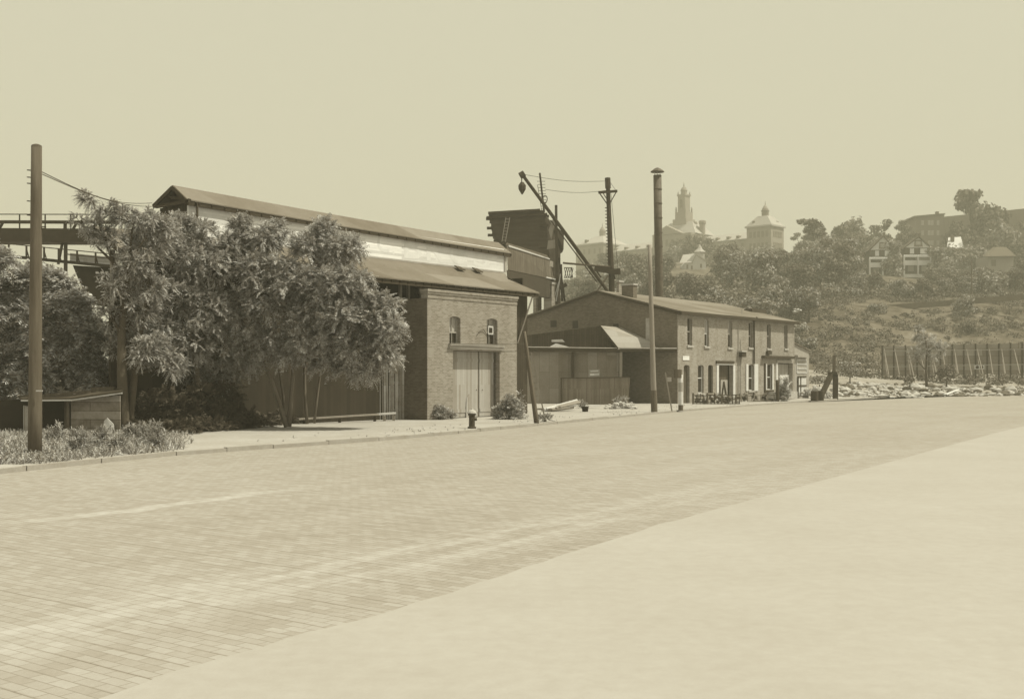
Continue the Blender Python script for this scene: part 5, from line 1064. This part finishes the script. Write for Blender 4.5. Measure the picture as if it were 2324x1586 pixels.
def gable_house(name, label, u0, u1, vb, vw, vm, va, d, porch=True, depth=9, drape=False):
    t = thing(name, label, 'house', tuple(P((u0+u1)/2, vb, d))); um = (u0+u1)/2; W = lambda u, v, o=0: P(u, v, d+o)
    MB().slab([W(u0+2,vb), W(u1-1,vb), W(u1-1,vw), W(u0+2,vw)], (1.2,depth,0)).build('lower_wall', m_darkwood, t, world=True)
    MB().slab([W(u0+1,vw,-.3), W(u1-1,vw,-.3), W(um+2,va+2,-.3)], (1.0,depth*.9,0)).build('gable', m_hillhouse, t, world=True)
    MB().slab([W(u0-3,vw+2,-.8), W(um+2,va-1,-.8), W(um+2,va+2,-.8), W(u0,vw+3,-.8)], (1.3,depth+1,0)).slab([W(u1+3,vw+2,-.8), W(um+2,va-1,-.8), W(um+2,va+2,-.8), W(u1,vw+3,-.8)], (1.3,depth+1,0)).build('roof', m_roofdark, t, world=True)
    g = MB().slab([W(um-9,vw-2,-.45), W(um+11,vw-2,-.45), W(um+8,vw-17,-.45), W(um-7,vw-17,-.45)], (0,.1,0)).build('attic_window', m_collwin, t, world=True)
    MB().slab([W(um-5,vw-6,-.6), W(um+6,vw-6,-.6), W(um+6,vw-14,-.6), W(um-5,vw-14,-.6)], (0,.1,0)).build('pane', m_paleglass, t, world=True)
    for (a, c) in ((.22,.36),(.58,.82)): MB().slab([W(u0+(u1-u0)*a,vw+14,-.15), W(u0+(u1-u0)*c,vw+14,-.15), W(u0+(u1-u0)*c,vw+2,-.15), W(u0+(u1-u0)*a,vw+2,-.15)], (0,.1,0)).build('window', m_trim, t, world=True)
    pb = MB().slab([W(u0,vm+18,-1.8), W(u1-3,vm+18,-1.8), W(u1-3,vm+7,-1.8), W(u0,vm+7,-1.8)], (0,.2,0)).slab([W(u0,vm,-1.8), W(u1-3,vm,-1.8), W(u1-3,vm-4,-1.8), W(u0,vm-4,-1.8)], (0,.2,0)); 
    for uu in (u0+1, um, u1-4): pb.bar(W(uu,vb-6,-1.8), W(uu,vm-2,-1.8), .35)
    pb.slab([W(u0,vm-3,-1.75),W(u1-3,vm-3,-1.75),W(u1-3,vm-4,-.1),W(u0,vm-4,-.1)],(0,0,.15)); pb.build('porch', m_hillhouse, t, world=True)
    MB().slab([W(u0+.42*(u1-u0),vm+7,-.9),W(u1-5,vm+7,-.9),W(u1-5,vm+1,-.9),W(u0+.42*(u1-u0),vm+1,-.9)],(0,.1,0)).build('porch_screen', m_greytrim, t, world=True)
    for (a, c) in ((.15,.35),(.62,.8)): MB().slab([W(u0+(u1-u0)*a,vb-14,-.12), W(u0+(u1-u0)*c,vb-14,-.12), W(u0+(u1-u0)*c,vb-27,-.12), W(u0+(u1-u0)*a,vb-27,-.12)], (0,.1,0)).build('window', m_greytrim, t, world=True)
    MB().slab([W(u0,vb,-1.9),W(u1-3,vb,-1.9),W(u1-3,vb-8,-1.9),W(u0,vb-8,-1.9)],(0,.2,0)).build('porch_base', m_trim if drape else m_pole, t, world=True)
    MB().slab([W(um+2,va+2,2),W(um+6,va+2,2),W(um+6,va-8,2),W(um+2,va-8,2)],(0,1,0)).build('chimney', m_brickdark, t, world=True)
    MB().slab([W(u0+2,vb,0), W(u1-1,vb,0), W(u1-1,vb+22,0), W(u0+2,vb+22,0)], (0,depth,0)).build('foundation', m_pole, t, world=True); return t
gable_house('hill_house', 'dark walled hill house with pale gable, mostly hidden behind the tall dark tree', 1973, 2034, 636, 567, 589, 535, 292)
gable_house('hill_house', 'dark walled hill house with pale gable, white upper porch and draped white base', 2051, 2116, 630, 562, 584, 537, 290, drape=True)
d = 312
t = thing('hill_house', 'grey house with a steep pale roof right of the two porched houses', 'house', tuple(P(2178, 600, d)))
MB().slab([P(2160,612,d), P(2190,612,d), P(2190,574,d), P(2184,556,d), P(2160,560,d)], (2,8,0)).build('wall', m_greytrim, t, world=True)
MB().slab([P(2150,561,d-1), P(2153,541,d+3), P(2181,539,d+3), P(2188,563,d-1)], (0,.3,.25)).build('roof', m_trim, t, world=True)
MB().slab([P(2160,548,d+1),P(2166,548,d+1),P(2166,534,d+1),P(2160,534,d+1)], (0,1,0)).build('chimney', m_brickdark, t, world=True)
t = thing('arched_outbuilding', 'stone outbuilding with a balustrade and one pale arched window below the steep roofed house', 'building', tuple(P(2186, 612, 300)))
MB().slab([P(2168,625,300), P(2208,625,300), P(2208,586,300), P(2168,588,300)], (0,6,0)).build('wall', m_greytrim, t, world=True); MB().slab([P(2166,586,299.5), P(2206,582,299.5), P(2206,578,299.5), P(2166,581,299.5)], (0,.6,0)).build('balustrade', m_stone, t, world=True)
MB().slab([P(2193,608,299.9),P(2199,608,299.9),P(2199,600,299.9),P(2196,597,299.9),P(2193,600,299.9)],(0,-.1,0)).build('arched_window', m_trim, t, world=True)
t = thing('hill_house', 'small house with a dark hipped roof at the right margin of the hillside', 'house', tuple(P(2262, 614, 285)))
MB().slab([P(2244,622,285), P(2300,622,285), P(2300,580,285), P(2244,581,285)], (0,8,0)).build('wall', m_greytrim, t, world=True); MB().slab([P(2238,582,284), P(2306,581,284), P(2285,562,288), P(2262,562,288)], (0,2,.4)).build('roof', m_pole, t, world=True)
MB().slab([P(2250,604,284.9),P(2260,604,284.9),P(2260,590,284.9),P(2250,590,284.9)],(0,-.1,0)).build('window', m_collwin, t, world=True)
d = 352
t = thing('apartment_block', 'flat roofed brick apartment block on the skyline at the right', 'building', tuple(P(2160, 610, d)))
MB().slab([P(2079,620,d), P(2143,620,d), P(2143,488,d), P(2079,494,d)], (0,14,0)).build('front_wall', mat('hill apartment brick', .21, .12, 1), t, world=True)
MB().slab([P(2076,494,d-.5), P(2145,487,d-.5), P(2145,484,d-.5), P(2076,490,d-.5)], (0,15,0)).build('cornice', m_pole, t, world=True)
MB().slab([P(2143,620,d), P(2360,620,d-14), P(2360,470,d-14), P(2143,492,d)], (0,14,0)).build('side_wing', MATS['hill apartment brick'], t, world=True)
MB().slab([P(2125,487,d+3),P(2131,487,d+3),P(2131,480,d+3),P(2125,480,d+3)],(0,1,0)).build('chimney', m_pole, t, world=True)
for c in (2091, 2106, 2113, 2126):
    for v in (500, 523, 546): 
        wdo = MB().slab([P(c,v+11,d-.1), P(c+6,v+11,d-.1), P(c+6,v,d-.1), P(c,v,d-.1)], (0,.08,0)).build('window', m_paleglass, t, world=True)
        MB().slab([P(c,v+11,d-.16), P(c+6,v+11,d-.16), P(c+6,v+6,d-.16), P(c,v+6,d-.16)], (0,.05,0)).build('pane', m_collwin, wdo, world=False) if False else None
for k in range(8):
    c = 2152+k*22
    for v in (500, 523): dd_ = d-14*(c-2143)/217; MB().slab([P(c,v+10,dd_-.2), P(c+5,v+10,dd_-.25), P(c+5,v,dd_-.25), P(c,v,dd_-.2)], (0,.05,0)).build('window', m_collwin, t, world=True)
# terrace wall across the slope
rw = MB(); 
for k in range(14):
    u0, u1 = 1925+k*34, 1925+(k+1)*34; f = lambda u: 206-(u-1925)*.03; vt = lambda u: 699-(u-1925)*.078; vb_ = lambda u: 709-(u-1925)*.080
    rw.slab([P(u0,vb_(u0)+3,f(u0)), P(u1,vb_(u1)+3,f(u1)), P(u1,vt(u1),f(u1)), P(u0,vt(u0),f(u0))], (0,.6,0))
tag(rw.build('retaining_wall', m_brickdark), 'long dark retaining wall rising to the right across the open slope', 'wall')
for (u, vt, vb_, d, lb) in ((2095, 640, 712, 205, 'thin dark pole on the slope below the twin porched houses'), (2206, 590, 700, 215, 'thin pole on the slope near the right margin'), (2151, 690, 706, 204, 'short pale post above the retaining wall')):
    a, c = P(u, vb_+6, d), P(u-1, vt, d); tag(MB().tube([a, c], [.16,.10], 6).build('slope_pole', m_pole if vt < 680 else m_trim), lb, 'pole')
for (u, v, w_, h_, d, lb) in ((1810, 704, 26, 12, 178, 'low white shape like a covered cart on the slope above the brick house end'), (1945, 703, 26, 7, 208, 'white rocky patch at the left end of the retaining wall'), (2105, 693, 28, 9, 212, 'pale rock outcrop above the middle of the retaining wall')):
    b = MB(); X0 = P(u, v, d)
    for k in range(5): b.rock(P(u+random.uniform(-.4,.4)*w_, v+random.uniform(-.3,.4)*h_, d), random.uniform(.25,.45)*w_/FOC*d*.7, .45)
    tag(b.build('white_outcrop', m_trim), lb, 'rock')

# ---------------------------------------------------------------- hillside trees: a few crowns, copied one tree at a time
def crown_mesh(kind):
    blobs = []
    if kind == 'round':
        for k in range(12): a = random.uniform(0,6.28); r = random.uniform(.8,2.6); z = random.uniform(2.6,6.6); f = 1-.5*abs(z-4.6)/2.6; blobs.append((math.cos(a)*r*f, math.sin(a)*r*f, z, random.uniform(1.1,1.9), random.uniform(1.1,1.9), random.uniform(.8,1.3)))
    elif kind == 'tall':
        for k in range(13): a = random.uniform(0,6.28); z = random.uniform(2.2,9.6); r = random.uniform(.3,1.9)*(1-.6*abs(z-5)/5); blobs.append((math.cos(a)*r, math.sin(a)*r, z, random.uniform(.9,1.6), random.uniform(.9,1.6), random.uniform(.8,1.3)))
    elif kind == 'open':
        for k in range(11): a = random.uniform(0,6.28); z = random.uniform(4,9.5); r = random.uniform(.6,3.2); blobs.append((math.cos(a)*r, math.sin(a)*r, z, random.uniform(.8,1.5), random.uniform(.8,1.5), random.uniform(.45,.8)))
    else:
        for k in range(6): a = random.uniform(0,6.28); r = random.uniform(0,1.4); blobs.append((math.cos(a)*r, math.sin(a)*r, random.uniform(.6,1.4), random.uniform(.8,1.3), random.uniform(.8,1.3), random.uniform(.6,.9)))
    n = {'round': 230, 'tall': 200, 'open': 150, 'scrub': 170}[kind]
    Q = cards(blobs, n, .62 if kind != 'scrub' else .42); tb = MB()
    zt = {'round': 4.6, 'tall': 7.5, 'open': 7, 'scrub': .9}[kind]; tb.tube([(0,0,-1.2),(.1,0,zt*.4),(.05,.1,zt)], [.28,.2,.07] if kind != 'scrub' else [.06,.05,.03], 6)
    for bl in blobs[:7]: tb.tube([(.05,0,zt*random.uniform(.35,.7)), (bl[0]*.6,bl[1]*.6,bl[2]-.5), bl[:3]], [.11,.07,.03], 5)
    return Q, tb
PROTO = {}
random.seed(21)
for kind, var_ in (('round',3),('tall',2),('open',2),('scrub',2)):
    for j in range(var_):
        for mm in ((m_hillleaf, m_hillleaf2) if kind != 'open' else (m_hillleaf,)):
            Q, tb = crown_mesh(kind); V = Q.reshape(-1,3); me_o = mesh_np('crown', V, np.arange(len(V)).reshape(-1,4), mm); tr_o = tb.build('trunk', m_barkdark)
            PROTO.setdefault(kind, []).append((me_o.data, tr_o.data)); bpy.data.objects.remove(me_o); bpy.data.objects.remove(tr_o)
def put_tree(kind, X, Y, s, label, group=None, name='hillside_tree', cat='tree', i=None, z=None, sz=1.0):
    cm, tm = PROTO[kind][random.randrange(len(PROTO[kind])) if i is None else i % len(PROTO[kind])]
    t = bpy.data.objects.new(name, None); COL.objects.link(t); t.location = (X, Y, TZ(X, Y) if z is None else z); t.rotation_euler = (0,0,random.uniform(0,6.28)); t.scale = (s, s, s*sz); tag(t, label, cat, group)
    for nm, me in (('crown', cm), ('trunk', tm)): o = bpy.data.objects.new(nm, me); COL.objects.link(o); o.parent = t
    return t
def proj(X, Y, Z): return CU+X/Y*FOC, HV-(Z-CH)/Y*FOC
KEEP = [(1968,2040,532,622,292),(2046,2122,532,632,290),(2148,2192,535,600,312),(2165,2210,575,612,300),(2240,2300,560,615,285),(2078,2145,484,560,352),(1543,1604,556,612,330),(1700,1792,450,560,400),(1300,1370,490,560,460),(1500,1620,420,530,440),(1370,1500,530,566,455),(1600,1706,515,552,435),(1925,2330,690,712,206),(1795,1828,694,712,178)]
def blocked(X, Y, s, kind):
    Z = TZ(X, Y); hgt = {'round': 7.6, 'tall': 11, 'open': 10.5, 'scrub': 2.2}[kind]*s; rad = {'round': 3.8, 'tall': 2.6, 'open': 4, 'scrub': 2.2}[kind]*s
    u, vt = proj(X, Y, Z+hgt*.95); _, vb_ = proj(X, Y, Z+hgt*.15); ru = rad/Y*FOC*.85
    for (a, c, v0, v1, dk) in KEEP:
        if Y < dk+6 and u+ru > a and u-ru < c and vt < v1 and vb_ > v0: return True
    return False
random.seed(33); cnt = 0; placed = []
tries = 0
while cnt < 215 and tries < 9000:
    tries += 1; Y = random.uniform(160, 400)**1.0; u = random.uniform(1290, 2420); X = (u-CU)/FOC*Y
    if Y < 222 and u > 1850 and random.random() < .93: continue
    if Y > 300 and u > 1850 and u < 2150 and Y > 330: continue
    if any((X-a)**2+(Y-c)**2 < (3.3*(.6+Y/500))**2 for a, c in placed): continue
    kind = random.choice(['round','round','round','tall','open'] if Y > 215 else ['round','scrub','round']); s = random.uniform(.85,1.5)*(1.0 if Y > 215 else .75)
    if u < 1700 and Y > 300: s *= .9
    if blocked(X, Y, s, kind): continue
    placed.append((X, Y)); cnt += 1
    put_tree(kind, X, Y, s, {'round': 'round crowned tree in the dense wood covering the hillside', 'tall': 'tall narrow crowned tree in the wood on the hillside', 'open': 'loose layered tree in the wood on the hillside', 'scrub': 'low scrubby tree at the lower edge of the hillside wood'}[kind], 'trees covering the hillside')
random.seed(36); k = 0
for tries in range(4000):
    Y = random.uniform(216, 284); u = random.uniform(1800, 2420); X = (u-CU)/FOC*Y; kind = random.choice(['round','round','scrub']); s = random.uniform(.42,.72) if kind == 'round' else random.uniform(.9,1.6)
    if any((X-a)**2+(Y-c)**2 < 3.0**2 for a, c in placed) or blocked(X, Y, s*.8, kind): continue
    placed.append((X, Y)); put_tree(kind, X, Y, s, 'small bushy tree on the slope between the retaining wall and the porched houses', 'bushy trees above the retaining wall'); k += 1
    if k > 64: break
random.seed(44)
for (u, vtop, d, kind, s, lb) in ((1937,500,335,'round',1.75,'big round dark tree on the skyline left of the twin porched houses'),(1915,520,338,'round',1.2,'shoulder tree just left of the big round skyline tree'),(2001,500,340,'open',1.2,'flat layered tree on the skyline right of the big round tree'),(2052,501,345,'open',.95,'thin stemmed tree with a small flat crown left of the apartment block'),
    (1825,551,330,'tall',.9,'pointed evergreen on the skyline, leftmost of the two near the college end'),(1843,549,330,'tall',.9,'pointed evergreen on the skyline beside its leftmost twin'),(1866,560,332,'tall',.8,'small pointed tree on the skyline right of the paired evergreens'),(1889,546,332,'tall',.95,'slim pointed tree on the skyline left of the shoulder tree'),
    (1578,528,380,'round',2.1,'huge rounded tree in front of the college tower'),(1735,560,350,'round',1.7,'large tree covering the foot of the right college pavilion'),(1672,572,360,'round',1.3,'tree before the right college wing'),
    (2208,437,330,'open',2.0,'tall open tree rising above the apartment roof'),(2235,462,325,'round',1.9,'dense tree hiding the right part of the apartment block'),(2185,500,325,'round',1.7,'dark tree at the apartment block corner'),(2268,500,320,'round',1.9,'broad tree at the far right of the apartment block'),
    (2028,545,284,'tall',1.35,'dark tree standing between the twin porched houses'),(2140,560,284,'round',1.4,'broad tree between the white porched house and the steep roofed house'),(2215,560,296,'round',1.3,'tree behind the arched outbuilding'),(2120,600,262,'scrub',1.6,'low bush before the white draped porch'),(2149,590,268,'round',.8,'small round tree right of the white porched house'),
    (1985,560,310,'round',1.0,'tree behind the left porched house'),(2188,672,195,'round',.75,'round bush on the slope right of the retaining wall middle'),(1990,690,200,'round',.6,'small tree at the left end of the retaining wall')):
    hgt = {'round': 7.4, 'tall': 10.6, 'open': 10, 'scrub': 2.2}[kind]*s; zt = CH+(HV-vtop)/FOC*d; X = (u-CU)/FOC*d; gz = TZ(X, d); z = zt-hgt
    sz = 1.0
    if z > gz+.5: sz = (zt-gz)/hgt; z = gz
    put_tree(kind, X, d, s, lb, i=random.randrange(4), z=z, sz=min(sz, 1.6) if sz > 1 else 1.0) if True else None
# scrub on the open slope: one ground-cover object
sb = []
random.seed(55)
for k in range(1500):
    Y = random.uniform(142, 232); u = random.uniform(1760, 2440); X = (u-CU)/FOC*Y; s = random.uniform(.4,1.5)
    if random.random() > .5+1.6*abs(mnoise.noise(Vector((X*.06, Y*.06, 7)))): continue
    if 206-6 < Y < 206 and u > 1920: continue
    sb.append((X, Y, TZ(X, Y)+.2*s, s*random.uniform(.7,1.4), s*random.uniform(.7,1.4), s*.75))
Q = cards(sb, 80, .38); V = Q.reshape(-1,3); tag(mesh_np('slope_scrub', V, np.arange(len(V)).reshape(-1,4), m_hillleaf), 'scrub and weeds covering the open lower slope', 'scrub', kind='stuff')
ub = []
for k in range(1100):
    Y = random.uniform(185, 470); u = random.uniform(1280, 2440); X = (u-CU)/FOC*Y; s = random.uniform(1.2,2.4)*(.7+Y/600)*(.7 if u > 1900 and Y < 300 else 1)
    if blocked(X, Y, s*.9, 'scrub') or (Y < 212 and u > 1850): continue
    ub.append((X, Y, TZ(X, Y)+.6*s, s*1.3, s*1.3, s*.95))
Q = cards(ub, 110, .8); V = Q.reshape(-1,3); tag(mesh_np('hillside_undergrowth', V, np.arange(len(V)).reshape(-1,4), m_hillleaf), 'undergrowth filling the wood between the hillside trees', 'undergrowth', kind='stuff')

# ---------------------------------------------------------------- tidy origins, haze
bpy.context.view_layer.update()
for o in list(SC.objects):
    for k in ('_loc', '_rz'):
        if k in o.keys(): del o[k]
    if o.type == 'MESH' and o.parent is None and 'category' in o.keys() and o.location.length < 1e-6 and o.get('kind') is None:
        vs = [v_.co for v_ in o.data.vertices]; c = Vector(((min(v_.x for v_ in vs)+max(v_.x for v_ in vs))/2, (min(v_.y for v_ in vs)+max(v_.y for v_ in vs))/2, min(v_.z for v_ in vs)))
        o.data.transform(Matrix.Translation(-c)); o.location = c
hb = MB().box(-690, 890, -55, 620, -2.5, 92); hz = hb.build('haze', None); tag(hz, 'pale summer haze hanging over the whole valley', 'haze', kind='stuff')
hm = bpy.data.materials.new('haze air'); hm.use_nodes = True; N = hm.node_tree.nodes; N.clear(); o_ = N.new('ShaderNodeOutputMaterial'); pvn = N.new('ShaderNodeVolumePrincipled')
pvn.inputs['Color'].default_value = (.95, .915, .76, 1); pvn.inputs['Density'].default_value = .0012; pvn.inputs['Anisotropy'].default_value = 0
hm.node_tree.links.new(pvn.outputs[0], o_.inputs['Volume']); hz.data.materials.append(hm)
SC.cycles.volume_bounces = 0; SC.cycles.max_bounces = 5; SC.cycles.diffuse_bounces = 3; SC.cycles.transparent_max_bounces = 4; SC.cycles.transmission_bounces = 2
